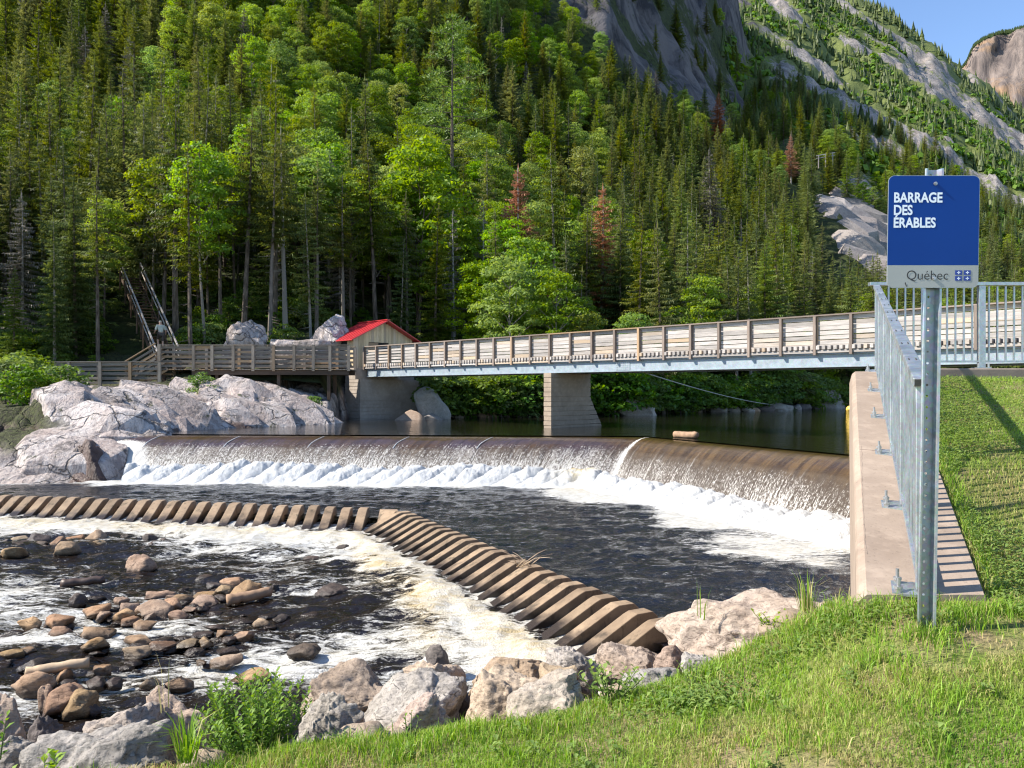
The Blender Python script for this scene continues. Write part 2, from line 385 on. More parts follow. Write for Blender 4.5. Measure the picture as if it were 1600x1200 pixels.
# water
def water(name, deep, foam_attr=True, rip=14.0, str_=.35, foam_scale=1.0, warm=.0, rough=.06):
    k = NT(name); p = k.pos()
    flow = k.scale(p, (.42, 1.25, 1.0), (0, 0, .06))
    w1 = k.noise(p, rip, 4, .62, .6); w2 = k.noise(p, rip * .24, 4, .6, .8)
    h = k.math('ADD', k.math('MULTIPLY', w1, .5), w2)
    nb = k.bump(h, str_, .09)
    col = k.mix(k.noise(p, .8, 4), tuple(x * .6 for x in deep), tuple(x * 1.5 for x in deep))
    sh = k.principled(col, rough, 0, nb, .5 if not foam_attr else .40)
    if not foam_attr: M[name] = k.done(sh); return
    f = k.attr('foam')
    s1 = k.noise(flow, 3.4 * foam_scale, 7, .72, 1.3); s2 = k.noise(flow, 13.0 * foam_scale, 5, .7, .6); s3 = k.noise(p, 34.0, 3, .6)
    s = k.math('ADD', k.math('MULTIPLY', s1, .55), k.math('ADD', k.math('MULTIPLY', s2, .33), k.math('MULTIPLY', s3, .12)))
    # attr foam 0..1 lowers the threshold at which the streaks turn white
    th = k.maprange(f, 0, 1, .70, .28)
    m = k.maprange(k.math('SUBTRACT', s, th), -.01, .085)
    m = k.math('MULTIPLY', m, k.maprange(f, 0.0, .06))
    fk = k.maprange(k.noise(k.scale(p, (.75, 1.3, 1)), 15.0, 5, .78, .3), .63, .68)
    m = k.math('MAXIMUM', m, k.math('MULTIPLY', fk, k.maprange(k.noise(p, 1.1, 3), .42, .6, .15, .9)))
    fc = k.mix(k.ramp(s2, [(.35, 0.0), (.6, 1.0)]), (.38, .36, .30), (.56, .56, .545))
    fc = k.mix(k.math('MULTIPLY', k.attr('tan'), k.ramp(s1, [(.4, 1.0), (.62, .15)])), fc, (.46, .34, .15))
    fs = k.principled(fc, .75, 0, k.bump(k.math('ADD', s2, s3), .6, .06), .2)
    mx = k.n('ShaderNodeMixShader'); k.put(mx.inputs[0], m); k.l(sh, mx.inputs[1]); k.l(fs, mx.inputs[2])
    M[name] = k.done(mx.outputs[0])
water('river_water', (.010, .0065, .0045), True, 11.0, .55, 1.0)
water('pool_water', (.006, .007, .012), True, 12.0, .42, 1.1)
water('reservoir_water', (.010, .009, .006), False, 6.0, .34, rough=.03)
# spillway face: thin brown water over wet concrete, breaking into white specks lower down (uv: metres along, metres down)
k = NT('spillway_water'); u = k.uv(); su = k.n('ShaderNodeSeparateXYZ'); k.l(u, su.inputs[0]); down = su.outputs[1]; along = su.outputs[0]
st = k.noise(k.scale(u, (3.2, .22, 1)), 1.6, 5, .65, .25); stf = k.noise(k.scale(u, (14, .8, 1)), 1.6, 4, .65, .2)
sp = k.noise(k.scale(u, (15.0, 8.5, 1)), 1.6, 4, .85); big = k.noise(k.scale(u, (.35, .5, 1)), 1.2, 4)
patch = k.noise(k.scale(u, (.9, 1.2, 1)), 1.0, 4)
c = k.mix(k.ramp(big, [(.38, 0.0), (.62, 1.0)]), (.058, .040, .050), (.072, .042, .020))
c = k.mix(k.math('MULTIPLY', k.maprange(along, 19.6, 20.4), .8), c, k.mix(k.ramp(st, [(.4, 0.0), (.6, 1.0)]), (.060, .036, .012), (.115, .070, .026)))
c = k.mix(k.maprange(down, .0, .45, 1.0, 0.0), c, (.060, .036, .010))
c = k.mix(k.ramp(st, [(.40, .5), (.54, 0.0)]), c, (.024, .015, .011))
c = k.mix(k.ramp(stf, [(.58, 0.0), (.70, .5)]), c, (.13, .09, .06))
c = k.mix(k.maprange(down, 1.0, 1.6), c, (.060, .042, .028))
# white threshold falls as the sheet breaks up going down
down2 = k.math('SUBTRACT', down, k.maprange(along, 19.3, 20.2, 0.0, .45))
edge = k.math('ADD', down2, k.math('MULTIPLY', k.math('SUBTRACT', patch, .5), .5))
th = k.math('ADD', k.maprange(edge, .85, 2.2, .555, .435), k.math('MULTIPLY', k.math('SUBTRACT', big, .5), .14))
wm = k.maprange(k.math('SUBTRACT', k.math('ADD', k.math('MULTIPLY', sp, .66), k.math('MULTIPLY', stf, .34)), th), 0.0, .05)
wm = k.math('MULTIPLY', wm, k.maprange(edge, .82, 1.02))
jet = k.math('MULTIPLY', k.ramp(k.noise(k.scale(u, (5.0, .10, 1)), 1.3, 4, .7), [(.62, 0.0), (.69, 1.0)]), k.maprange(down, .8, 1.7, .0, .85))
# broken white water where the sheet folds: down the bend of the weir and along the left rocks
bend = k.math('SUBTRACT', 1.0, k.math('DIVIDE', k.math('ABSOLUTE', k.math('SUBTRACT', along, k.math('ADD', 19.98, k.math('MULTIPLY', down, -.06)))), k.maprange(down, .25, 2.3, .10, .85)))
lef = k.maprange(k.math('ADD', k.math('SUBTRACT', along, k.math('MULTIPLY', down, .95)), k.math('MULTIPLY', k.math('SUBTRACT', stf, .5), 2.2)), 1.0, 2.3, 1.0, 0.0)
fold = k.math('MAXIMUM', k.math('MULTIPLY', bend, .95), k.math('MULTIPLY', lef, k.maprange(down, .3, .9)), True)
wm = k.math('MAXIMUM', wm, k.maprange(k.math('SUBTRACT', k.math('ADD', k.math('MULTIPLY', fold, .33), k.math('ADD', k.math('MULTIPLY', sp, .5), k.math('MULTIPLY', stf, .3))), .60), 0.0, .06))
wm = k.math('MAXIMUM', wm, k.math('MULTIPLY', jet, k.ramp(sp, [(.36, 0.0), (.5, 1.0)])))
hh = k.math('ADD', k.math('MULTIPLY', st, .8), k.math('MULTIPLY', k.math('MULTIPLY', sp, 1.4), k.maprange(down, .9, 1.3)))
nb = k.bump(hh, .55, .06)
sh = k.principled(c, k.maprange(down, .9, 1.3, .14, .42), 0, nb, .5)
fs = k.principled((.56, .54, .50), .7, 0, nb, .2)
mx = k.n('ShaderNodeMixShader'); k.put(mx.inputs[0], wm); k.l(sh, mx.inputs[1]); k.l(fs, mx.inputs[2])
M['spillway_water'] = k.done(mx.outputs[0])
# churned white water at the foot of the fall
k = NT('white_water'); p = k.pos(); n1 = k.noise(p, 26.0, 4, .7); n2 = k.noise(p, 5.0, 5, .65)
c = k.mix(k.ramp(n2, [(.3, 0.0), (.6, 1.0)]), (.43, .44, .435), (.57, .575, .57))
c = k.mix(k.math('MULTIPLY', k.attr('tan'), k.ramp(n2, [(.4, 1.0), (.6, .3)])), c, (.46, .36, .17))
c = k.mix(k.ramp(n1, [(.32, .4), (.44, 0.0)]), c, (.26, .26, .255))
M['white_water'] = k.done(k.principled(c, .8, 0, k.bump(k.math('ADD', n1, n2), .7, .05), .2))

# foliage: reflected plus transmitted light; tint per object and per leaf clump
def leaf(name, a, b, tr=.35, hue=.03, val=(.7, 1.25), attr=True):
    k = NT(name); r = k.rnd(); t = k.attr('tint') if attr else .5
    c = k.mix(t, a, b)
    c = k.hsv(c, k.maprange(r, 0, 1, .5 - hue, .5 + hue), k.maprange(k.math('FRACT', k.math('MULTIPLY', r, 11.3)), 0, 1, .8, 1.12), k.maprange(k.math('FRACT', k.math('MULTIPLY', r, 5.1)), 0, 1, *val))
    d = k.principled(c, .55, 0, None, .3)
    tl = k.n('ShaderNodeBsdfTranslucent'); k.put(tl.inputs[0], k.hsv(c, .48, 1.15, 1.5))
    mx = k.n('ShaderNodeMixShader'); mx.inputs[0].default_value = tr; k.l(d, mx.inputs[1]); k.l(tl.outputs[0], mx.inputs[2])
    M[name] = k.done(mx.outputs[0])
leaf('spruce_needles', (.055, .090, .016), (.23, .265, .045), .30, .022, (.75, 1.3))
leaf('broad_leaves', (.095, .18, .014), (.27, .365, .034), .48, .020, (.78, 1.25))
leaf('pale_leaves', (.14, .20, .035), (.26, .31, .07), .4, .015)
leaf('shrub_leaves', (.055, .12, .014), (.16, .26, .03), .42, .02)
leaf('pine_needles', (.055, .105, .022), (.16, .23, .045), .3, .01)
leaf('rust_needles', (.34, .165, .075), (.55, .30, .14), .25, .008, (.85, 1.15))
leaf('grey_needles', (.125, .115, .09), (.21, .195, .15), .1, .02)
leaf('far_needles', (.040, .066, .018), (.12, .15, .036), .2, .02, (.7, 1.2))
leaf('willow_leaves', (.075, .17, .018), (.20, .33, .035), .42, 0.0, (1, 1))
leaf('weed_leaves', (.12, .23, .022), (.29, .41, .05), .45, 0.0, (1, 1))
k = NT('bark'); p = k.pos(); r = k.rnd(); n = k.noise(k.scale(p, (1, 1, .25)), 7.0, 4)
c = k.mix(k.ramp(n, [(.35, 0.0), (.65, 1.0)]), (.045, .035, .027), (.16, .13, .105))
c = k.mix(k.ramp(r, [(.62, 0.0), (.75, 1.0)]), c, (.21, .19, .165))
M['bark'] = k.done(k.principled(c, .9, 0, None, .2))
plain('dead_bark', (.27, .25, .23), .9, 0, .3, 3.0)
plain('stem', (.10, .13, .04), .7)
plain('log_wood', (.30, .19, .115), .8, 0, .35, 7.0, .4)
plain('log_pale', (.46, .34, .22), .8, 0, .25, 9.0, .4)
plain('log_dark', (.055, .032, .024), .5, 0, .35, 7.0, .4)
plain('log_red', (.15, .045, .025), .6, 0, .35, 7.0, .4)
# lawn
k = NT('lawn_soil'); p = k.pos(); n1 = k.noise(p, 2.2, 6, .65); n2 = k.noise(p, 40.0, 4, .7)
c = k.mix(k.ramp(n1, [(.36, 0.0), (.58, 1.0)]), (.14, .21, .03), (.27, .21, .115))
c = k.mix(k.ramp(n2, [(.35, .7), (.55, 0.0)]), c, (.035, .045, .014))
c = k.mix(k.attr('riprap'), c, k.mix(n2, (.07, .05, .035), (.20, .15, .11)))
M['lawn_soil'] = k.done(k.principled(c, .95, 0, k.bump(n2, .8, .02), .1))
k = NT('grass_blades'); t = k.attr('tint'); d = k.attr('dry')
c = k.mix(t, (.115, .24, .02), (.30, .455, .05)); c = k.mix(d, c, (.50, .41, .19))
dd = k.principled(c, .5, 0, None, .3); tl = k.n('ShaderNodeBsdfTranslucent'); k.put(tl.inputs[0], k.hsv(c, .49, 1.1, 1.3))
mx = k.n('ShaderNodeMixShader'); mx.inputs[0].default_value = .38; k.l(dd, mx.inputs[1]); k.l(tl.outputs[0], mx.inputs[2])
M['grass_blades'] = k.done(mx.outputs[0])
plain('sign_blue', (.001, .042, .235), .5, 0, .05, 3.0, .03, .22)
plain('sign_grey', (.36, .37, .35), .5, 0, .06, 4.0, .03, .3)
plain('sign_white', (.80, .86, .92), .5, 0, .04, 8.0, .0)
plain('sign_black', (.025, .025, .025), .5, 0, .1, 8.0, .0)
plain('flag_blue', (.02, .05, .28), .5, 0, .05, 8.0, .0)
plain('sign_back', (.45, .46, .46), .4, .6, .08)
plain('roof_red', (.44, .028, .034), .42, .1, .08, 1.5, .05)
plain('dark_inside', (.012, .011, .011), .8)
plain('buoy_yellow', (.80, .55, .10), .5, 0, .08)
plain('rope', (.42, .40, .36), .8, 0, .1)
plain('shirt_cloth', (.40, .42, .36), .9, 0, .15)
plain('skin', (.42, .26, .19), .6, 0, .08)
plain('hair_dark', (.05, .04, .035), .7)
plain('flower_yellow', (.85, .60, .03), .6, 0, .05)
# ================================================================== SETTING
Z_RES, Z_POOL, Z_RIV = -1.64, -3.0, -3.42
# ------------------------------------------------------------------ far hillside, measured as columns of (depth, photo row of the bare ground)
COLS = {
 -700: [(41, 590), (60, 400), (85, 150), (110, -60), (150, -330), (200, -220), (400, 220), (1200, 480)],
 0:    [(41, 590), (60, 440), (85, 225), (110, 20), (150, -250), (200, -170), (400, 220), (1200, 480)],
 300:  [(41, 596), (60, 450), (85, 250), (110, 60), (150, -200), (200, -150), (400, 220), (1200, 480)],
 500:  [(41, 604), (60, 462), (85, 280), (112, 100), (150, -130), (200, -150), (400, 220), (1200, 480)],
 545:  [(41, 705), (44, 685), (46, 632), (48, 588), (62, 490), (86, 312), (120, 112), (154, -110), (200, -150), (400, 220), (1200, 480)],
 630:  [(41, 720), (44, 668), (46, 645), (48, 600), (62, 515), (86, 330), (122, 130), (156, -80), (205, -140), (400, 220), (1200, 480)],
 700:  [(41, 690), (44, 657), (48, 635), (62, 528), (88, 360), (125, 150), (160, -20), (215, -140), (400, 200), (1200, 470)],
 850:  [(41, 700), (46, 655), (50, 637), (65, 538), (95, 380), (135, 205), (165, 108), (182, 30), (205, -70), (240, -120), (400, 180), (1200, 460)],
 945:  [(41, 720), (44, 700), (48, 652), (52, 637), (68, 545), (101, 398), (148, 225), (168, 158), (186, 70), (202, -20), (218, -95), (260, -130), (420, 170), (1200, 440)],
 1000: [(41, 730), (45, 700), (50, 650), (54, 636), (70, 550), (105, 405), (155, 243), (178, 180), (206, 90), (226, 10), (247, -70), (290, -120), (430, 150), (1200, 400)],
 1050: [(41, 745), (48, 700), (53, 648), (57, 635), (75, 544), (112, 402), (165, 255), (190, 194), (226, 110), (256, 20), (282, -60), (325, -110), (450, 130), (1200, 360)],
 1100: [(41, 760), (50, 700), (56, 647), (60, 634), (80, 538), (120, 400), (175, 264), (205, 214), (256, 130), (292, 40), (322, -40), (360, -90), (465, 70), (600, 0), (1200, 80)],
 1140: [(41, 770), (52, 700), (58, 646), (62, 633), (83, 535), (123, 405), (180, 275), (218, 234), (286, 160), (322, 70), (352, -15), (385, -55), (470, 40), (600, -20), (1200, 40)],
 1170: [(41, 780), (54, 700), (60, 644), (64, 632), (85, 532), (125, 410), (182, 287), (235, 242), (300, 196), (365, 130), (470, 40), (600, -25), (1200, 20)],
 1230: [(41, 790), (58, 700), (64, 641), (68, 630), (92, 528), (135, 412), (190, 292), (240, 215), (300, 190), (400, 120), (550, 20), (700, -45), (900, -20), (1200, 60)],
 1300: [(41, 800), (62, 700), (70, 638), (75, 628), (100, 528), (145, 412), (190, 318), (225, 255), (300, 222), (420, 150), (560, 62), (700, -5), (900, 15), (1200, 90)],
 1380: [(41, 810), (66, 700), (74, 636), (80, 626), (110, 530), (160, 415), (210, 330), (280, 265), (400, 192), (560, 108), (680, 42), (760, 20), (1000, 75), (1200, 130)],
 1450: [(41, 815), (68, 700), (77, 635), (84, 624), (120, 530), (180, 420), (260, 322), (400, 228), (560, 145), (700, 76), (900, 120), (1200, 180)],
 1520: [(41, 820), (70, 700), (80, 634), (88, 622), (130, 530), (200, 428), (300, 332), (450, 245), (600, 175), (720, 124), (900, 165), (1200, 210)],
 1600: [(41, 825), (72, 700), (82, 634), (90, 620), (140, 535), (220, 438), (330, 350), (480, 278), (640, 218), (760, 178), (950, 210), (1200, 240)],
 1800: [(41, 830), (75, 700), (85, 633), (95, 618), (150, 535), (250, 448), (400, 362), (600, 295), (850, 232), (1200, 270)],
 2300: [(41, 830), (75, 700), (85, 633), (95, 618), (150, 545), (250, 480), (400, 420), (600, 380), (850, 340), (1200, 350)],
}
_pxs = np.array(sorted(COLS)); ND = 260
_ld = np.linspace(math.log(41), math.log(1200), ND); _D = np.exp(_ld)
_tab = np.stack([(610 - np.interp(_ld, np.log([d for d, y in COLS[p]]), [y for d, y in COLS[p]])) / F for p in _pxs])
def _hill0(px, D):
    j = np.clip((np.log(np.clip(D, 41.0, 1199.0)) - _ld[0]) / (_ld[1] - _ld[0]), 0, ND - 1.001); j0 = j.astype(int); fj = j - j0
    px = np.clip(px, _pxs[0], _pxs[-1] - 1e-3); i = np.clip(np.searchsorted(_pxs, px, side='right') - 1, 0, len(_pxs) - 2)
    fi = (px - _pxs[i]) / (_pxs[i + 1] - _pxs[i]); fi = fi * fi * (3 - 2 * fi) * .5 + fi * .5
    a = _tab[i, j0] * (1 - fj) + _tab[i, j0 + 1] * fj; b = _tab[i + 1, j0] * (1 - fj) + _tab[i + 1, j0 + 1] * fj
    return (a * (1 - fi) + b * fi) * D
def hill(X, Y):
    X = np.asarray(X, float); Y = np.asarray(Y, float); px = X / Y * F + 800
    z = _hill0(px, Y)
    far = smooth(48, 160, Y)
    z = z + fbm(X * .09, Y * .09, 0, 4, 3) * (.5 + 1.6 * far) + ridged(X * .022 + Y * .006, Y * .012, 0, 4, 9) * 5.0 * smooth(170, 330, Y) + ridged(X * .05 - Y * .03, Y * .02 + X * .02, 0, 4, 21) * 2.0 * smooth(150, 230, Y)
    return z
def _blob(px, py, cx, cy, rx, ry, rot=0.0):
    c, s = math.cos(rot), math.sin(rot); a = ((px - cx) * c + (py - cy) * s) / rx; b = (-(px - cx) * s + (py - cy) * c) / ry
    return np.clip(1.35 - np.hypot(a, b), 0, 1)
def hill_bare(X, Y, Z):
    px = X / Y * F + 800; py = 610 - Z / Y * F
    ln = np.interp(px, [830, 870, 950, 1000, 1050, 1100, 1140, 1165], [60, 100, 148, 172, 188, 208, 226, 236])
    b = np.maximum(np.clip((ln - py) / 22, 0, 1) * (Y > 140) * smooth(835, 890, px) * smooth(1185, 1160, px), _blob(px, py, 1335, 325, 62, 50, .6) * (Y < 330) * 1.1)
    b = np.maximum(b, _blob(px, py, 1360, 232, 75, 22, .35) * 1.1)
    b = np.maximum(b, _blob(px, py, 900, -10, 60, 40, .3))
    for cx, cy, rx, ry, ro in [(1180, 45, 120, 20, .62), (1260, 100, 110, 16, .5), (1370, 190, 110, 14, .45), (1330, 70, 60, 12, .6), (1440, 130, 120, 13, .55), (1500, 120, 60, 14, .6), (1230, 20, 60, 14, .6), (1540, 190, 70, 12, .5), (1480, 220, 60, 9, .4)]:
        b = np.maximum(b, _blob(px, py, cx, cy, rx, ry, ro) * .95 * (Y > 220))
    b = b * np.clip(.85 + .9 * fbm(X * .035, Y * .035 + Z * .02, 0, 4, 401), .05, 1.3)
    b = np.maximum(b, smooth(-.12, .24, fbm(X * .016 + Z * .016, Y * .010 - Z * .010, 0, 4, 405)) * .85 * smooth(1170, 1220, px) * smooth(260, 330, Y))
    return np.clip(b, 0, 1)
# mesh: rows by depth, columns by bearing
cpx = np.concatenate([np.linspace(-700, -100, 60, endpoint=False), np.linspace(-100, 1700, 420, endpoint=False), np.linspace(1700, 2300, 50)])
dd = np.exp(np.linspace(math.log(41.2), math.log(1190), 300))
PX, DD = np.meshgrid(cpx, dd); HX = (PX - 800) / F * DD; HY = DD; HZ = hill(HX, HY)
bare = hill_bare(HX, HY, HZ)
rough_rock = ridged(HX * .10 + HZ * .05, HY * .05, HZ * .03, 4, 31) * 3.2 * bare + (worley_cells(HX * .16 + HZ * .1, HZ * .16, 5)[2] - .5) * 2.2 * bare * smooth(100, 200, HY)
HZ2 = HZ + rough_rock
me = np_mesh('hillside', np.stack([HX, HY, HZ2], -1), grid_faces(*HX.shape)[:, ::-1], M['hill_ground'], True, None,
             {'bare': bare * .75, 'meadow': smooth(170, 260, HY) * .9 * smooth(1120, 1200, PX), 'cliff_shade': smooth(1215, 1170, PX) * smooth(140, 160, HY)})  # last mask marks the cliff region whose shade is painted in
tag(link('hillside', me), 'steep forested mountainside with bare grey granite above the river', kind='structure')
# far rocky mountain behind the right ridge
rid = [(1380, 200), (1470, 150), (1508, 99), (1520, 72), (1545, 54), (1580, 46), (1620, 38), (1700, 30), (1800, 70), (2000, 160)]
fx = np.linspace(1380, 2000, 160); ry = np.interp(fx, [a for a, b in rid], [b for a, b in rid]) + vnoise(fx * .09, fx * 0, 0, 4) * 3
tt = np.linspace(0, 1.25, 70)
T, FX = np.meshgrid(tt, fx, indexing='ij'); RY = np.broadcast_to(ry, T.shape)
FD = 1350 + 260 * T + ridged(FX * .02, T * 2, 0, 4, 8) * 18
prof = np.where(T < .18, T / .18 * .22, np.where(T < 1, .22 + .78 * smooth(.1, 1.0, T), 1 - (T - 1) * .5))
yy = 420 + (RY - 420) * prof + ridged(FX * .03, T * 5, 0, 4, 12) * 4 * (T < .98)
FZ = (610 - yy) / F * FD
me = np_mesh('mountain', np.stack([(FX - 800) / F * FD, FD, FZ], -1), grid_faces(*T.shape)[:, ::-1], M['far_cliff'], True, None, {'meadow': np.clip((T > .97) * 1.0 + ((T < .55) & (vnoise(FX * .02, T * 3, 0, 2) > .1)) * .9, 0, 1)})
tag(link('mountain', me), 'distant bare cliff mountain with wooded top under blue sky', kind='structure')

# ------------------------------------------------------------------ rocky left bank
BANK_LINE = [(-44, 23.5), (-24, 24.4), (-16.5, 24.9), (-13.6, 24.9), (-13.0, 26.2), (-13.1, 28.5), (-13.5, 30.5), (-12.8, 32.6), (-11.2, 34.4), (-9.7, 37.0), (-8.8, 39.5), (-8.65, 42.6), (-8.3, 44.6), (-5.2, 47.2), (-2.5, 47.2), (1, 47.5)]
BANK_POLY = BANK_LINE + [(1, 60), (-44, 60)]
gx = np.concatenate([np.arange(-44, -22, .2), np.arange(-22, -2.4, .095)]); gy = np.arange(22.5, 47, .095); BX, BY = np.meshgrid(gx, gy)
def bank_z(BX, BY):
    ins = inside(BX, BY, BANK_POLY); s = poly_dist(BX, BY, BANK_LINE); s = np.where(ins, s, -s)
    wx = BX + fbm(BX * .5, BY * .5, 0, 3, 41) * .35; wy = BY + fbm(BX * .5, BY * .5, 5, 3, 43) * .35
    s2 = s + fbm(BX * .55, BY * .55, 0, 4, 51) * .55 * np.clip(s, 0, 1)
    base = Z_POOL - .25 + (Z_RES - Z_POOL + .1) * smooth(27.0, 29.6, BY)
    up = smooth(27.5, 32, BY)
    lift = .95 * (1 - np.exp(-np.clip(s2, 0, 99) / .8)) + np.clip(s2, 0, 99) * .27 * (1 - .25 * up)
    d1, d2, cid = worley_cells(wx * .36 + wy * .16, wy * .30 - wx * .10, 61); loc_a = worley_cells.local
    e1, e2, fid = worley_cells(wx * .95 + wy * .5, wy * .75 - wx * .3, 67); loc_b = worley_cells.local
    m = np.clip(s2 / 1.0, 0, 1)
    (lx, ly), (kx, ky) = loc_a, loc_b
    tilt = lx * (np.modf(cid * 37.7)[0] - .5) * 2.0 + ly * (np.modf(cid * 91.3)[0] - .55) * 2.0 + kx * (np.modf(fid * 53.1)[0] - .5) * .9 + ky * (np.modf(fid * 17.9)[0] - .5) * .9
    z = base + np.where(s2 > 0, lift, s2 * 2.2) + m * ((cid - .5) * .34 + (fid - .5) * .15 + tilt * .5)
    crack = np.clip(smooth(.075, .015, d2 - d1) + .85 * smooth(.10, .02, e2 - e1) * (vnoise(wx * .4, wy * .4, 0, 5) > -.35), 0, 1) * (m > .2)
    z = z - crack * .17 + fbm(BX * 1.6, BY * 1.6, 0, 3, 71) * .05 * m
    cap = np.where(BX < -18.2, -.42, .34) + fbm(BX * .3, BY * .3, 0, 3, 77) * .25
    z = np.where(z > cap, cap + (z - cap) * .16, z)
    z = z + np.clip(BY - 40.3, 0, 9) * .38 - smooth(-6.5, -2.6, BX) * 2.2 - smooth(-9.9, -8.9, BX) * smooth(39, 41, BY) * 2.4
    return z - .22 * m, s2, crack, ins
BZ, S2, CR, INS = bank_z(BX, BY)
soil = np.clip(smooth(.05, .35, BZ + fbm(BX * .4, BY * .4, 0, 3, 81) * .55 + np.where(BX < -18, .55, -.1)), 0, 1) * (BY > 28)
soil = np.maximum(soil, smooth(120, 60, BX / BY * F + 800) * smooth(1.6, 2.6, S2 + fbm(BX * .6, BY * .6, 0, 3, 88)))
soil = np.maximum(soil, smooth(-.1, .3, fbm(BX * .35, BY * .35, 0, 4, 85) + np.clip((-15.5 - BX) * .12, 0, .5) + np.clip((S2 - 4) * .1, -.3, .4)) * (BX < -15) * (S2 > 2.2))
wetf = smooth(1.5, .3, np.hypot((BX + 13.4) * .9, (BY - 26.6) * .42) - .4 + fbm(BX, BY, 0, 3, 91) * .3) * .9
wetf = np.maximum(wetf, smooth(.4, .1, BZ - np.where(BY < 28, Z_POOL, Z_RES) + fbm(BX * 1.5, BY * 1.5, 0, 2, 95) * .1) * .85)
me = np_mesh('rock_bank', np.stack([BX, BY, BZ], -1), grid_faces(*BX.shape, keep=(S2 > -1.2)), M['bank_rock'], False, None, {'crack': CR * .9, 'soil': soil, 'wetfoot': wetf})
bank = tag(link('rock_bank', me), 'pale cracked granite bank sloping to the left end of the weir', kind='structure')
# the jointed slabs of the bank: crisp blocks dipping to the right, each a piece of the bank
import bmesh
def hull(seed, sx, sy, sz, n=30):
    r_ = np.random.RandomState(seed); p = r_.uniform(-1, 1, (n, 3)); i_ = np.argmax(np.abs(p), 1); p[np.arange(n), i_] = np.sign(p[np.arange(n), i_]) * r_.uniform(.86, 1, n)
    p = p / (1 + .22 * (np.abs(p).sum(1) > 2.1))[:, None]
    bm = bmesh.new(); vs_ = [bm.verts.new(tuple(q * (sx, sy, sz))) for q in p]; g_ = bmesh.ops.convex_hull(bm, input=vs_)
    bmesh.ops.delete(bm, geom=[v for v in bm.verts if not v.link_faces], context='VERTS')
    bmesh.ops.dissolve_limit(bm, angle_limit=.14, verts=bm.verts, edges=bm.edges)
    return bm
def slab_piece(c, sx, sy, sz, rot, seed, mat, parent, name='rock_slab'):
    bm = hull(seed, sx, sy, sz); me_ = bpy.data.meshes.new(name); bm.to_mesh(me_); bm.free(); me_.materials.append(M[mat]); o_ = link(name, me_, parent, c); o_.rotation_euler = rot
    m_ = o_.modifiers.new('bevel', 'BEVEL'); m_.width = .045; m_.segments = 2; return o_
rs_ = np.random.RandomState(17); ns = 0
for k_ in range(900):
    if ns >= 95: break
    x_ = rs_.uniform(-19.5, -8.6); y_ = rs_.uniform(24.8, 42.0)
    z_, s_, _, in_ = bank_z(np.array([x_]), np.array([y_])); z_, s_ = float(z_[0]), float(s_[0])
    if not in_[0] or s_ < .15 or s_ > 7.5: continue
    if x_ < -15.5 and s_ > 4.2: continue
    if x_ > -14.4 and y_ < 29.5: continue
    if x_ / y_ * F + 800 < 112 and s_ > 2.0: continue
    sc_r = rs_.uniform(.9, 1.7) * (1.1 if s_ > 1 else .7); dip = .50 if y_ > 29 else .22
    slab_piece((x_, y_, z_ - .50 * sc_r), sc_r * 1.35, sc_r * .8, sc_r * .55, (.52 + rs_.uniform(-.07, .07), dip + rs_.uniform(-.07, .07), -.22 + rs_.uniform(-.09, .09)), 900 + k_, 'bank_rock', bank); ns += 1


# ------------------------------------------------------------------ near bank: lawn and the slope under the boulders
WALL_A, WALL_B = .046, .437                   # wall's river face: X = WALL_A + WALL_B * Y
EDGE = [(-12, 3.0), (-3, 3.15), (-1.5, 3.30), (-.57, 3.42), (.09, 3.6), (.62, 3.72), (1.0, 3.80), (1.4, 3.84), (1.75, 3.84), (3, 3.85), (9, 3.85)]
def lawn_z(X, Y):
    X = np.asarray(X, float); Y = np.asarray(Y, float)
    e = np.interp(X, [a for a, b in EDGE], [b for a, b in EDGE]); over = np.clip(Y - e, 0, 99)
    fw = smooth(.12, .30, X - (WALL_A + WALL_B * Y))
    Yl = np.minimum(Y, np.where(fw > .5, 9.2, e))
    plane = -1.87 + .217 * Yl
    left = -1.56 + .07 * np.clip(X, -9, 0) - .02 * (Yl - 3)
    w = smooth(.05, 1.95, X)
    z = left * (1 - w) + plane * w
    drop = np.minimum(over * over / (over + .35) * .66, 3.2)
    z = z - drop * (1 - fw)
    z = np.where((Y > 10.05) & (fw > .5), z - np.clip((Y - 10.05) * .6, 0, .8), z)
    z = z - .11 * np.exp(-((X - 1.12) / .42) ** 2) * smooth(2.7, 3.7, Y) * (1 - fw)
    return z + fbm(X * 1.3, Y * 1.3, 0, 3, 101) * .025, over * (1 - fw)
gx = np.concatenate([np.arange(-12, -3, .25), np.arange(-3, 7.5, .07), np.arange(7.5, 30, .5)]); gy = np.concatenate([np.arange(-4, 2, .4), np.arange(2, 10.5, .07), np.arange(10.5, 34, .4)])
LX, LY = np.meshgrid(gx, gy); LZ, LO = lawn_z(LX, LY)
me = np_mesh('lawn', np.stack([LX, LY, LZ], -1), grid_faces(*LX.shape), M['lawn_soil'], True, None, {'riprap': smooth(.05, .35, LO)})
tag(link('lawn', me), 'grassy near bank falling away to the boulders at the water', kind='structure')

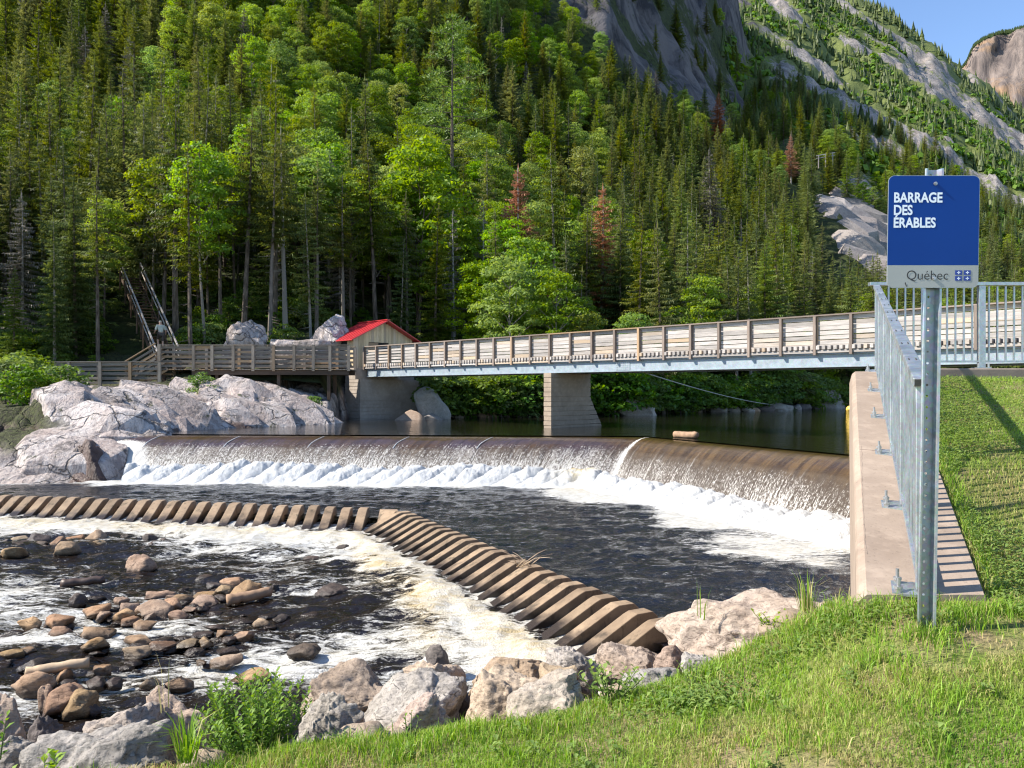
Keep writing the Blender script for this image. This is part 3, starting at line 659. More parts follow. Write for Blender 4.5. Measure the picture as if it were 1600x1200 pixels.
# ------------------------------------------------------------------ weir and its water
W_L, W_C, W_R = np.array((-15.2, 28.3)), np.array((4.6, 27.0)), np.array((10.6, 14.85))
def arm_n(a, b):
    d = (b - a) / np.linalg.norm(b - a); return np.array((d[1], -d[0]))
nL, nR = arm_n(W_L, W_C), arm_n(W_C, W_R)          # downstream normals
bis = (nL + nR) / np.linalg.norm(nL + nR); cosb = float(bis @ nL)
LEN_L = np.linalg.norm(W_C - W_L); LEN_R = np.linalg.norm(W_R - W_C)
def weir_rows(svals, na=260, nb=170):
    """offset polylines: (rows, columns, 2) plan points and metres along the crest"""
    out = []; al = []
    for s in svals:
        a = W_L + nL * s; m = W_C + bis * s / cosb; b = W_R + nR * s
        p = np.concatenate([a + (m - a) * np.linspace(0, 1, na, endpoint=False)[:, None], m + (b - m) * np.linspace(0, 1, nb)[:, None]])
        out.append(p); al.append(np.concatenate([np.linspace(0, LEN_L, na, endpoint=False), LEN_L + np.linspace(0, LEN_R, nb)]))
    return np.array(out), np.array(al)
OG_S = np.array([-1.3, -.7, -.3, 0, .3, .6, .9, 1.2, 1.5, 1.8, 2.05, 2.25, 2.45])
OG_Z = np.array([-2.1, -1.78, -1.665, -1.655, -1.68, -1.75, -1.86, -2.03, -2.26, -2.54, -2.80, -3.03, -3.30])
sv = np.concatenate([np.linspace(-1.3, .6, 16, endpoint=False), np.linspace(.6, 2.45, 46)])
PL, AL = weir_rows(sv, 420, 300); SS = np.broadcast_to(sv[:, None], AL.shape)
WZ = np.interp(sv, OG_S, OG_Z)[:, None] + np.zeros_like(AL)
WZ = WZ + smooth(.9, 1.3, SS) * (np.abs(vnoise(AL * 7, SS * 5, 0, 5)) * .035 + vnoise(AL * 2.2, SS * .8, 0, 6) * .03) + smooth(-.1, .5, SS) * vnoise(AL * 1.4, SS * .25, 0, 8) * .022
weir = empty('weir', (W_C[0], W_C[1], -3.3), 'curved concrete weir with brown water sliding over its rounded crest', 'weir')
me = np_mesh('overflow_face', np.stack([PL[..., 0] - W_C[0], PL[..., 1] - W_C[1], WZ + 3.3], -1), grid_faces(*AL.shape), M['spillway_water'], True, np.stack([AL, SS], -1).reshape(-1, 2))
link('overflow_face', me, weir)
# thin joints between the concrete bays show as raised threads of water
def weir_pt(al, s, lift=0.0):
    if al < LEN_L: a = W_L + nL * s; m = W_C + bis * s / cosb; p = a + (m - a) * al / LEN_L
    else: m = W_C + bis * s / cosb; b = W_R + nR * s; p = m + (b - m) * (al - LEN_L) / LEN_R
    return Vector((p[0], p[1], float(np.interp(s, OG_S, OG_Z)) + lift))
for al in (2.4, 5.4, 8.5, 11.6, 14.6):
    b = MB(); b.tube([weir_pt(al + .03 * math.sin(s * 5), s, .012) for s in np.linspace(.15, 1.15, 9)], [.008 + .012 * i / 8 for i in range(9)], 5)
    b.build('water_thread', M['white_water'], weir)
# reservoir
res = [(-13.9, 28.9), (W_C[0] + .1, W_C[1] + .62), (9.15, 18.6), (150, 18.6), (150, 140), (-5, 140), (-12, 60), (-13.9, 45)]
b = MB(); b.add([(x, y, Z_RES) for x, y in res], [tuple(range(len(res)))]); o = b.build('reservoir_water', M['reservoir_water']); tag(o, 'dark still river water held above the weir', kind='structure')
# churning roll at the foot of the weir: a row of white humps
sv = np.linspace(1.75, 4.6, 110); PL, AL = weir_rows(sv, 760, 420); SS = np.broadcast_to(sv[:, None], AL.shape)
onR = smooth(LEN_L - .8, LEN_L + .8, AL)
ph = AL / (.82 + .12 * onR) + vnoise(AL * .35, AL * 0, 0, 3) * .5 + (SS - 2.0) * (.62 - .35 * onR) + vnoise(AL * 1.7, SS * 1.2, 0, 33) * .10
hump = np.sqrt(np.clip(1 - np.abs(2 * (ph - np.floor(ph)) - 1) ** 2.2, 0, 1))
prof = smooth(1.66 + .42 * onR, 2.35 + .5 * onR, SS) * smooth(3.7 + .75 * onR, 2.35 + .5 * onR, SS)
amp = (.60 - .16 * onR) * (.60 + .40 * hump) * (1 + .25 * vnoise(AL * .6, SS * .6, 0, 15))
FZ_ = Z_POOL - .06 + prof * amp + fbm(PL[..., 0] * 4, PL[..., 1] * 4, 0, 3, 23) * .05 * (.25 + prof) + np.abs(vnoise(PL[..., 0] * 12, PL[..., 1] * 12, 0, 29)) * .022 * prof + np.abs(vnoise(PL[..., 0] * 27, PL[..., 1] * 27, 0, 30)) * .022 * prof
FZ_ = np.maximum(FZ_, Z_POOL - .12)
tanm = np.exp(-((AL - LEN_L + .9) / .7) ** 2) * smooth(3.4, 2.4, SS)
ends = smooth(-.1, .5, AL)
me = np_mesh('white_water', np.stack([PL[..., 0], PL[..., 1], FZ_ - (1 - ends) * .4], -1), grid_faces(*AL.shape, keep=(FZ_ > Z_POOL - .04) & (PL[..., 0] > -13.05 + .3 * (SS - 2))), M['white_water'], True, None, {'tan': tanm})
tag(link('white_water', me), 'row of churning white foam humps at the foot of the weir', kind='stuff')
# ------------------------------------------------------------------ baffle line, pool and lower river
B_L, B_C, B_R = np.array((-16.2, 20.95)), np.array((-2.75, 17.95)), np.array((1.86, 9.05))
BLINE = [tuple(B_L - (8, -1.6)), tuple(B_C), tuple(B_R + (1.6, -3.1))]
FLOW_L = np.array((.03, -1.0)); FLOW_R = np.array((-.885, -.465))
def side_of(X, Y):
    """signed distance downstream of the baffle crest (positive downstream)"""
    dL = -((X - B_C[0]) * (-(B_C - B_L)[1]) + (Y - B_C[1]) * (B_C - B_L)[0]) / np.linalg.norm(B_C - B_L)
    dR = -((X - B_C[0]) * (-(B_R - B_C)[1]) + (Y - B_C[1]) * (B_R - B_C)[0]) / np.linalg.norm(B_R - B_C)
    return np.minimum(dL, dR)
gx = np.concatenate([np.arange(-34, -16, .2), np.arange(-16, 9.4, .075)]); gy = np.arange(7.2, 27, .075); QX, QY = np.meshgrid(gx, gy)
sd = side_of(QX, QY); dW = poly_dist(QX, QY, [tuple(W_L), tuple(W_C), tuple(W_R)]); dRarm = poly_dist(QX, QY, [tuple(W_C), tuple(W_R)])
QZ = Z_POOL + fbm(QX * 1.1, QY * 1.6, 0, 4, 111) * .03 + fbm(QX * 3.5, QY * 5, 0, 3, 113) * .018
foam = np.maximum(smooth(4.6, 2.8, dW + fbm(QX * .7, QY * .7, 0, 3, 121) * .5) * .97, smooth(6.9, 3.3, dRarm + fbm(QX * .45, QY * .6, 0, 4, 123) * 1.7) * .95)
tail = np.exp(-((QY - (24.1 - .30 * (QX - 0))) / 1.0) ** 2) * smooth(-6, 3, QX) * .62
foam = np.maximum(foam, tail * (.5 + .5 * vnoise(QX * .5, QY * 1.3, 0, 127)))
foam = np.maximum(foam, .20 + .12 * vnoise(QX * .4, QY * .9, 0, 129) + .10 * smooth(-3, -9, QX))
me = np_mesh('pool_water', np.stack([QX, QY, QZ], -1), grid_faces(*QX.shape, keep=(sd < .12) & (QX < WALL_A + WALL_B * QY + .35)), M['pool_water'], True, None, {'foam': foam, 'tan': np.exp(-((QX - 3) ** 2 + (QY - 24) ** 2) / 2) * .8})
tag(link('pool_water', me), 'dark foam-flecked pool between the weir and the baffle blocks', kind='structure')
gx = np.concatenate([np.arange(-34, -15, .2), np.arange(-15, 4.2, .06)]); gy = np.concatenate([np.arange(3.5, 7, .15), np.arange(7, 24, .06)]); RX, RY_ = np.meshgrid(gx, gy)
sd = side_of(RX, RY_)
t = np.clip((sd + .1) / 1.15, 0, 1)
lowf = Z_RIV + .03 * smooth(8, 14, RY_) + .15 * smooth(3.6, 1.0, sd)
RZ = (Z_POOL - .10) * (1 - t) + lowf * t
turb = smooth(.6, 1.5, sd)
RZ = RZ + turb * (fbm(RX * .8, RY_ * 1.5, 0, 4, 141) * .065 + fbm(RX * 3.0, RY_ * 4.6, 0, 3, 143) * .035) + smooth(0, .5, sd) * np.abs(vnoise(RX * 6, RY_ * 6, 0, 145)) * .05 * smooth(3.2, .9, sd)
boil = np.exp(-((sd - 1.2) / .35) ** 2) * (.5 + .5 * vnoise(RX * 2.2, RY_ * 2.2, 0, 147)); RZ = RZ + boil * .13
onR = smooth(-3.6, -1.8, RX + .55 * (RY_ - 18))
foam = smooth(3.0 + 2.4 * onR, .9, sd + fbm(RX * .6, RY_ * .9, 0, 3, 151) * .8) * .97
foam = np.maximum(foam, (smooth(10.0, 2.0, sd) * onR * .92) * (.72 + .5 * fbm(RX * .32, RY_ * 1.1, 0, 3, 153)))
foam = np.maximum(foam, smooth(4.6, 1.2, sd) * .62 * (.65 + .6 * fbm(RX * .3, RY_ * 1.0, 0, 3, 155)))
foam = np.maximum(foam, .36 + .32 * fbm(RX * .33, RY_ * .95, 0, 3, 157))
rap = np.exp(-(((RX + 8.6) / 2.6) ** 2 + ((RY_ - 12.8) / 1.6) ** 2)); foam = np.maximum(foam, rap * .66)
foam = np.where(t < .95, np.minimum(foam, .36 + .6 * t * (.6 + .8 * vnoise(RX * 4, RY_ * 4, 0, 159))), foam)
tanr = np.maximum(np.exp(-((sd - 1.7) / .55) ** 2) * smooth(-3.6, -2.6, RX) * smooth(-.6, -1.3, RX), .55 * np.exp(-((sd - 1.15) / .4) ** 2) * (1 - onR)) + .25 * np.clip(vnoise(RX * .5, RY_ * 1.2, 0, 161), 0, 1)
bank_in = lawn_z(RX, RY_)[0]
me = np_mesh('river_water', np.stack([RX, RY_, RZ], -1), grid_faces(*RX.shape, keep=(sd > -.15) & (bank_in < Z_RIV + .3)), M['river_water'], True, None, {'foam': foam, 'tan': np.clip(tanr, 0, 1)})
tag(link('river_water', me), 'dark turbulent river with white streaks below the baffle blocks', kind='structure')

# baffle blocks: one thing, every block a part
baf = empty('baffle_weir', (B_C[0], B_C[1], -3.5), 'bent row of slanted tan concrete baffle blocks across the river', 'baffle row')
def block_mesh(w, L=1.12):
    pr = [(-.30, -3.7), (-.30, -2.86), (-.22, -2.79), (.02, -2.79), (.10, -2.82), (L, -3.30), (L + .04, -3.7)]
    b = MB(); n = len(pr)
    for sgn in (-1, 1): b.v += [(sgn * w / 2, -s, z + 3.5) for s, z in pr]
    b.f += [tuple(range(n)), tuple(range(2 * n - 1, n - 1, -1))] + [(i, n + i, n + (i + 1) % n, (i + 1) % n) for i in range(n)]
    b.f = [tuple(reversed(f)) for f in b.f]
    me = bpy.data.meshes.new('baffle_block'); me.from_pydata(b.v, [], b.f); me.materials.append(M['baffle_concrete']); me.update(); return me
bm_a = block_mesh(.215, 1.05); bm_b = block_mesh(.195, 1.08)
def put_block(me, p, flow, rnd):
    o = link('baffle_block', me, baf); ang = math.atan2(flow[0], -flow[1])
    o.location = (p[0] - B_C[0], p[1] - B_C[1], rnd.uniform(-.012, .012)); o.rotation_euler = (rnd.uniform(-.008, .008), 0, ang + rnd.uniform(-.012, .012))
    m = o.modifiers.new('bevel', 'BEVEL'); m.width = .012; m.segments = 2
    return o
rb = random.Random(3)
lenL = np.linalg.norm(B_C - B_L); dLv = (B_C - B_L) / lenL; lenR = np.linalg.norm(B_R - B_C); dRv = (B_R - B_C) / lenR
x = .25
while x < lenL - .55:
    put_block(bm_a, B_L + dLv * x, FLOW_L, rb); x += .425
x = .42
while x < lenR + .05:
    put_block(bm_b, B_C + dRv * x, FLOW_R, rb); x += .405
# broad corner block
b = MB(); A = Vector((B_C[0], B_C[1], 0)); fl = Vector((FLOW_L[0], FLOW_L[1], 0)); fr = Vector((FLOW_R[0], FLOW_R[1], 0))
l0 = A - Vector((dLv[0], dLv[1], 0)) * .34; r0 = A + Vector((dRv[0], dRv[1], 0)) * .26; up = -(fl + fr).normalized() * .12
top = [l0, A + up, r0, r0 + fr * .08, l0 + fl * .05]; low = [l0 + fl * 1.1 , r0 + fr * 1.2]
vs = [v + Vector((0, 0, -2.79)) for v in top] + [low[1] + Vector((0, 0, -3.34)), low[0] + Vector((0, 0, -3.32))] + [Vector((v.x, v.y, -3.7)) for v in (l0, A + up, r0, low[1], low[0])]
b.add(vs, [(0, 4, 3, 2, 1), (4, 6, 5, 3), (0, 1, 8, 7), (1, 2, 9, 8), (2, 3, 5, 10, 9), (5, 6, 11, 10), (4, 0, 7, 11, 6)])
b.build('corner_block', M['baffle_concrete'], baf, .012)
# low sill the blocks stand on
b = MB()
for a, d, L, f in ((B_L, dLv, lenL, FLOW_L), (B_C, dRv, lenR + .6, FLOW_R)):
    p0 = Vector((a[0], a[1], 0)); p1 = p0 + Vector((d[0], d[1], 0)) * L; fv = Vector((f[0], f[1], 0))
    q = [(-.35, -3.22), (.1, -3.24), (1.5, -3.56), (1.5, -3.8), (-.35, -3.8)]
    vs = [p + fv * s + Vector((0, 0, z)) for p in (p0, p1) for s, z in q]
    b.add(vs, [(0, 5, 6, 1), (1, 6, 7, 2), (2, 7, 8, 3), (0, 4, 9, 5), (4, 3, 8, 9), (0, 1, 2, 3, 4), (9, 8, 7, 6, 5)])
b.build('sill', M['baffle_concrete'], baf)

# ------------------------------------------------------------------ wing wall, kerb
def wall_x(y): return WALL_A + WALL_B * y
def slab_z(y): return -1.85 + .217 * min(y, 9.62)
wing = empty('wing_wall', (wall_x(3.83), 3.83, -3.6), 'beige concrete wing wall sloping up beside the weir', 'wall')
b = MB(); ys = [3.83, 9.62, 20.0]
def ring(y): return [(wall_x(y) + .012, y, slab_z(y) - .03), (wall_x(y) + .05, y, slab_z(y)), (wall_x(y) + .635, y, slab_z(y)), (wall_x(y) + .645, y, slab_z(y) - .02), (wall_x(y) + .645, y, -3.8), (wall_x(y), y, -3.8), (wall_x(y), y, slab_z(y) - .06)]
for y in ys: b.v += ring(y)
n = 7
for i in range(2): b.f += [(i * n + k, i * n + (k + 1) % n, (i + 1) * n + (k + 1) % n, (i + 1) * n + k) for k in range(n)]
b.f += [tuple(range(n))[::-1], tuple(range(2 * n, 3 * n))]
b.f = [tuple(reversed(f)) for f in b.f]
b.build('wall_body', M['wall_concrete'], wing)
# a hairline crack near the river edge and a construction joint across the top
rc = random.Random(6); b = MB(); q = 4.3; pts = []
while q < 6.4: pts.append((wall_x(q) + .062 + .006 * math.sin(q * 2.2) + rc.uniform(-.004, .004), q, slab_z(q) - .0006)); q += .05
b.tube(pts, [.0012 + .0016 * rc.random() for _ in pts], 4); b.build('edge_crack', M['kerb_concrete'], wing)
b = MB(); b.tube([(wall_x(6.3) + .05 + .058 * i, 6.3 - .02 * i + rc.uniform(-.006, .006), slab_z(6.3 - .02 * i) + .001) for i in range(10)], .003, 4); b.build('joint', M['kerb_concrete'], wing)
kerb = empty('concrete_kerb', (4.9, 9.86, .1), 'low concrete kerb under the fence at the top of the grass slope', 'kerb')
b = MB(); b.box((9.0, 9.86, .075), (4.1, 0, 0), (0, .17, 0), (0, 0, .205)); b.build('kerb_stone', M['kerb_concrete'], kerb, .02)
# ================================================================== THINGS PEOPLE BUILT
BD = Vector((-.7132, .7009, 0)); PD = Vector((.7009, .7132, 0)); UP = Vector((0, 0, 1))    # along the bridge (away), across it (upstream)
def bridge_at(D, z, off=0.0):
    return Vector((36.1 - 1.0175 * D, D, z)) + PD * off
rw = random.Random(11)
D0, D1 = 20.6, 43.7
bridge = empty('footbridge', bridge_at(D0, .5), 'long footbridge with weathered wooden sides on a pale steel girder', 'bridge')
span = (D1 - D0) / .7009; NP = 28; step = span / NP; W = 2.5
# rails and posts, near side
def br(s, z, off): return bridge_at(D0 + s * .7009, z, off)
for i in range(NP + 1):
    s = i * step
    piece('post', M['post_wood'], br(s, 1.17, -.055), br(s, 2.45, -.055), .13, .09, bridge, BD)
    piece('post', M['post_wood'], br(s, 1.30, W + .055), br(s, 2.45, W + .055), .13, .09, bridge, BD)
for i in range(NP):
    s0, s1 = i * step + .004, (i + 1) * step - .004
    for j in range(6):
        z = 1.585 + j * .159
        if i >= NP - 3 and j in (1, 3): z += .012
        hh = .130 if i < NP - 3 else .098
        piece('side_board', M['weathered_wood'], br(s0, z + rw.uniform(-.006, .006), .02), br(s1, z + rw.uniform(-.006, .006), .02), .035, hh, bridge)
    piece('spacer_block', M['post_wood'], br(s1 - .07, 1.55, -.012), br(s1 - .07, 2.41, -.012), .05, .03, bridge, BD) if i % 2 else None
for i in range(0, NP, 4):
    for j in range(6):
        z = 1.60 + j * .159
        if i >= NP - 4: continue
        piece('far_side_board', M['weathered_wood'], br(i * step, z, W - .02), br((i + 4) * step, z, W - .02), .035, .115, bridge)
for i in range(0, NP, 4):
    piece('top_rail', M['post_wood'], br(i * step - .02, 2.475, -.02), br((i + 4) * step - .02, 2.475, -.02), .20, .045, bridge)
    piece('far_top_rail', M['post_wood'], br(i * step - .02, 2.475, W + .02), br((i + 4) * step - .02, 2.475, W + .02), .20, .045, bridge)
npl = int(span / .19)
for i in range(npl):
    s = (i + .5) * span / npl
    piece('deck_plank', M['weathered_wood'], br(s, 1.415, -.115), br(s, 1.415, W + .10), .105, .13, bridge)
for i in range(0, NP, 4):
    piece('ledger', M['weathered_wood'], br(i * step, 1.285, -.03), br((i + 4) * step - .01, 1.285, -.03), .06, .10, bridge)
    piece('deck_underlay', M['beam_wood'], br(i * step, 1.32, W / 2), br((i + 4) * step, 1.32, W / 2), W - .2, .06, bridge)
for off, nm in ((.10, 'girder'), (W - .10, 'far_girder')):
    b = MB(); A = br(-.3, .99, off); B = br(span - .1, .99, off)
    b.bar(A, B, .02, .44); b.bar(A + UP * .215, B + UP * .215, .22, .022); b.bar(A - UP * .215, B - UP * .215, .22, .022)
    g = b.build(nm, M['girder_paint'], bridge)
    if nm == 'girder':
        b = MB(); c = br(span * .455, .99, off - .017)
        b.bar(c - BD * .35, c + BD * .35, .014, .34); pl = b.build('splice_plate', M['girder_paint'], g)
        b = MB()
        for u in np.linspace(-.3, .3, 7):
            for v in (-.12, -.04, .04, .12): b.bar(c + BD * u + UP * v, c + BD * u + UP * v - PD * .022, .025, .025)
        b.build('bolt_rows', M['bolt_steel'], g)
# cross beams
for i in range(2, NP, 5):
    b = MB(); b.bar(br(i * step, .98, .1), br(i * step, .98, W - .1), .1, .3); b.build('cross_beam', M['girder_paint'], bridge)

# concrete pier under the bridge: a face towards us, nose slanting upstream
Pn = Vector((1.70, 33.4, 0))
pier = empty('bridge_pier', (Pn.x, Pn.y, -2.2), 'board-marked concrete bridge pier with slanted upstream nose standing in the water', 'pier')
pr = [(0, -2.6), (0, .76), (2.72, .76), (2.72, -.35), (3.95, -2.25), (3.95, -2.6)]
zs = np.linspace(-2.6, .76, 17)
def pier_x1(z): return 2.72 if z > -.35 else 2.72 + (-.35 - z) / 1.9 * 1.23
for i in range(16):                                                    # each board-marked lift of the pour
    z0, z1 = zs[i] + (.022 if i else 0), zs[i + 1]
    b = MB(); pad = .008 * (i % 2)
    cs = [(-pad, z0), (pier_x1(z0) + pad, z0), (pier_x1(z1) + pad, z1), (-pad, z1)]
    vs = [Pn + PD * s + BD * t + UP * z for t in (-pad, .42 + pad) for s, z in cs]
    b.add(vs, [(0, 1, 2, 3), (7, 6, 5, 4), (0, 4, 5, 1), (1, 5, 6, 2), (2, 6, 7, 3), (3, 7, 4, 0)])
    b.build('concrete_lift', M['pier_concrete'], pier)
b = MB(); c = Pn + PD * 1.36 + BD * .21; b.box(c + UP * -.92, PD * 1.33, BD * .185, UP * 1.67); b.build('pier_core', M['pier_concrete'], pier)

# hut abutment
An = Vector((-8.5, 43.0, 0))
abut = empty('hut_abutment', (An.x, An.y, -1.8), 'grey board-marked concrete block below the red roofed hut', 'abutment')
zs = np.linspace(-2.0, .62, 14)
for i in range(13):
    b = MB(); pad = .010 * (i % 2); z0, z1 = zs[i] + (.026 if i else 0), zs[i + 1]
    b.box(An + PD * 2.1 + BD * .75 + UP * (z0 + z1) / 2, PD * (2.1 + pad), BD * (.75 + pad), UP * (z1 - z0) / 2); b.build('concrete_lift', M['abutment_concrete'], abut)
b = MB(); b.box(An + PD * 2.1 + BD * .75 + UP * -.72, PD * 2.06, BD * .71, UP * 1.3); b.build('block_core', M['abutment_concrete'], abut)
b = MB(); b.box(An + PD * 2.1 + BD * .98 + UP * .95, PD * 2.1, BD * .5, UP * .33); b.build('bearing_wall', M['abutment_concrete'], abut, .02)

# hut
Hn = Vector((-9.1, 44.0, 1.30)); HWD, HLN, HH = 4.25, 2.1, 1.78
hut = empty('hut', Hn, 'small wooden hut with bright red gable roof at the far end of the bridge', 'hut')
nb = 24
for i in range(nb):                                                     # gable boards
    a = (i + .5) / nb * HWD; top = HH + (1 - abs(a - HWD / 2) / (HWD / 2)) * .98
    lo = 0.0
    if 1.02 < a < 2.50: 
        # opening between boards 1.0 and 2.5 m: board above and below it
        piece('wall_board', M['hut_wood'], Hn + PD * a + UP * 1.52, Hn + PD * a + UP * top, HWD / nb - .012, .03, hut, BD)
        lo = None
    if lo is None: piece('wall_board', M['hut_wood'], Hn + PD * a, Hn + PD * a + UP * .98, HWD / nb - .012, .03, hut, BD)
    else: piece('wall_board', M['hut_wood'], Hn + PD * a, Hn + PD * a + UP * top, HWD / nb - .012, .03, hut, BD)
for i in range(12):
    a = (i + .5) / 12 * HLN
    piece('side_wall_board', M['hut_wood'], Hn + BD * a, Hn + BD * a + UP * HH, HLN / 12 - .012, .03, hut, PD)
b = MB(); b.box(Hn + PD * HWD / 2 + BD * HLN / 2 + UP * .88, PD * (HWD / 2 - .05), BD * (HLN / 2 - .05), UP * .86); b.build('inner_shell', M['dark_inside'], hut)
b = MB(); b.box(Hn + PD * 1.38 - BD * .012 + UP * 1.24, PD * .34, BD * .02, UP * .25); b.build('shutter', M['walk_wood'], hut)
b = MB(); b.box(Hn + BD * 1.15 - PD * .02 + UP * 1.28, BD * .55, PD * .012, UP * .26); b.build('side_opening', M['dark_inside'], hut)
ov = .42; rdg = HH + 1.02
def roof_slab(sgn):
    e0 = Hn + PD * (HWD / 2 + sgn * (HWD / 2 + ov)) + UP * (HH - .18); r0 = Hn + PD * HWD / 2 + UP * (rdg + .04)
    b = MB(); th = UP * .06; A = -BD * .5; B = BD * (HLN + .4)
    vs = [e0 + A, r0 + A, r0 + B, e0 + B, e0 + A - th, r0 + A - th, r0 + B - th, e0 + B - th]
    b.add(vs, [(0, 1, 2, 3), (7, 6, 5, 4), (0, 4, 5, 1), (1, 5, 6, 2), (2, 6, 7, 3), (3, 7, 4, 0)])
    o = b.build('roof_slope', M['roof_red'], hut)
    for j in range(8):                                                  # standing ribs of the metal sheet
        q = A + (B - A) * (j + .5) / 8; rb_ = MB(); rb_.bar(e0 + q + UP * .012, r0 + q + UP * .012, .03, .03); rb_.build('roof_rib', M['roof_red'], o)
roof_slab(-1); roof_slab(1)
b = MB(); b.bar(Hn + PD * HWD / 2 + UP * (rdg + .06) - BD * .52, Hn + PD * HWD / 2 + UP * (rdg + .06) + BD * (HLN + .42), .22, .04); b.build('ridge_cap', M['roof_red'], hut)

# ------------------------------------------------------------------ boardwalk
def railing(root, pts, zdeck, ztop, nb, wood_, post_at, low=.12, inner=0.05, top=True):
    """posts and boards along a straight stretch pts=(a,b) in plan"""
    a, b_ = Vector((*pts[0], 0)), Vector((*pts[1], 0)); n = Vector((0, 1, 0))
    for t in post_at:
        p = a + (b_ - a) * t; piece('post', M[wood_], p + UP * (zdeck - low) - n * inner, p + UP * (ztop - .03) - n * inner, .15, .10, root, n)
    seg = sorted(post_at)
    for t0, t1 in zip(seg[:-1], seg[1:]):
        p, q = a + (b_ - a) * t0, a + (b_ - a) * t1
        for j in range(nb):
            z = zdeck + .16 + j * (ztop - zdeck - .28) / (nb - 1)
            piece('rail_board', M[wood_], p + UP * z + n * .02, q + UP * z + n * .02, .035, .125, root)
        if top: piece('top_rail', M[wood_], p + UP * ztop, q + UP * ztop, .19, .045, root)
walk = empty('boardwalk', (-18.6, 41.0, .6), 'raised wooden boardwalk with plank railing running to the hut', 'boardwalk')
pxs = [250, 303, 332, 365, 396, 428, 460, 490, 516, 545]
xs = [(p - 800) / F * 41.0 for p in pxs]; xa, xb = xs[0], xs[-1]
railing(walk, ((xa, 41.0), (xb, 41.0)), 1.15, 2.42, 5, 'walk_wood', [(x - xa) / (xb - xa) for x in xs])
railing(walk, ((xa, 42.75), (xb, 42.75)), 1.15, 2.42, 5, 'walk_wood', [0, .18, .36, .54, .72, .9, 1])
npk = 62
for i in range(npk):
    x = xa + (i + .5) * (xb - xa) / npk; piece('deck_plank', M['walk_wood'], (x, 40.9, 1.12), (x, 42.85, 1.12), (xb - xa) / npk - .02, .05, walk)
for x0, x1 in ((xa + 1.7, xa + 5.8), (xa + 5.8, xb)):
    for y in (41.05, 42.6): piece('beam', M['beam_wood'], (x0, y, .96), (x1, y, .96), .14, .26, walk)
for x, z in ((xa + .15, -.2), (xa + 3.0, .1), (xa + 6.3, .1), (xb - 1.1, .1)):
    piece('leg', M['beam_wood'], (x, 41.15, z - .6), (x, 41.15, .84), .16, .16, walk, (0, 1, 0)); piece('leg', M['beam_wood'], (x, 42.5, z - .6), (x, 42.5, .84), .16, .16, walk, (0, 1, 0))
b = MB(); b.tube([((253 - 800) / F * 41, 40.9, -1.0), ((253 - 800) / F * 41, 40.9, .3)], .07, 10); b.build('steel_leg', M['galvanised'], walk)
piece('tall_post', M['walk_wood'], (xa, 40.92, .15), (xa, 40.92, 2.46), .17, .12, walk, (0, 1, 0))
low = empty('lower_boardwalk', (-26, 40.2, -.2), 'lower wooden boardwalk with plank railing along the left bank', 'boardwalk')
pxl = [-60, 0, 55, 108, 157, 204, 250]; xl = [(p - 800) / F * 40.2 for p in pxl]; la, lb = xl[0], xl[-1]
railing(low, ((la, 40.2), (lb, 40.2)), .24, 1.50, 5, 'walk_wood', [(x - la) / (lb - la) for x in xl], .45)
railing(low, ((la, 42.0), (lb, 42.0)), .24, 1.50, 5, 'walk_wood', [0, .2, .4, .6, .8, 1], .3)
for i in range(48):
    x = la + (i + .5) * (lb - la) / 48; piece('deck_plank', M['walk_wood'], (x, 40.12, .21), (x, 42.1, .21), (lb - la) / 48 - .02, .05, low)
for x in (xl[2], xl[4] + .6, xl[5]): piece('leg', M['beam_wood'], (x, 40.3, -1.2), (x, 40.3, .18), .15, .15, low, (0, 1, 0))
piece('fascia', M['walk_wood'], (la, 40.1, .11), (lb, 40.1, .11), .04, .16, low)
# steps linking the two levels
st = empty('boardwalk_steps', (-18.9, 40.6, .25), 'short wooden steps with slanted handrail linking the two boardwalk levels', 'steps')
for i in range(6):
    t = i / 6; piece('tread', M['walk_wood'], (-20.2 + 1.35 * t, 40.5, .25 + .9 * t + .12), (-20.2 + 1.35 * t, 41.9, .25 + .9 * t + .12), .26, .045, st)
for y in (40.42, 41.95):
    piece('stringer', M['walk_wood'], (-20.4, y, .22), (-18.8, y, 1.2), .05, .22, st)
    for j, dz in enumerate((1.28, 1.02, .74, .46)): piece('handrail', M['walk_wood'], (-20.35, y - .03, .24 + dz), (-18.75, y - .03, 1.20 + dz), .05 if j else .14, .11 if j else .045, st)
# long stair up the hillside
S0, S1 = Vector((-19.2, 43.0, 1.15)), Vector((-25.6, 51.5, 7.6))
stair = empty('hill_stair', S0, 'steep wooden stair with pale handrails climbing into the trees', 'stairs')
sv_ = (S1 - S0); sh = Vector((sv_.y, -sv_.x, 0)).normalized()
for i in range(30):
    p = S0 + sv_ * (i + .5) / 30; piece('tread', M['beam_wood'], p - sh * .5, p + sh * .5, .24, .045, stair)
for sgn in (-1, 1):
    piece('stringer', M['beam_wood'], S0 + sh * .55 * sgn - UP * .1, S1 + sh * .55 * sgn - UP * .1, .05, .22, stair)
    piece('handrail', M['weathered_wood'], S0 + sh * .62 * sgn + UP * 1.0, S1 + sh * .62 * sgn + UP * 1.0, .07, .09, stair)
    piece('mid_rail', M['weathered_wood'], S0 + sh * .62 * sgn + UP * .55, S1 + sh * .62 * sgn + UP * .55, .04, .06, stair)
    for i in range(7):
        p = S0 + sv_ * i / 6 + sh * .62 * sgn; piece('post', M['beam_wood'], p - UP * .9, p + UP * .98, .08, .08, stair, (0, 1, 0))
# legs of the stair reach the ground
for i in (2, 4, 6):
    p = S0 + sv_ * i / 6; piece('leg', M['beam_wood'], p - UP * 2.2, p - UP * .1, .14, .14, stair, (0, 1, 0))

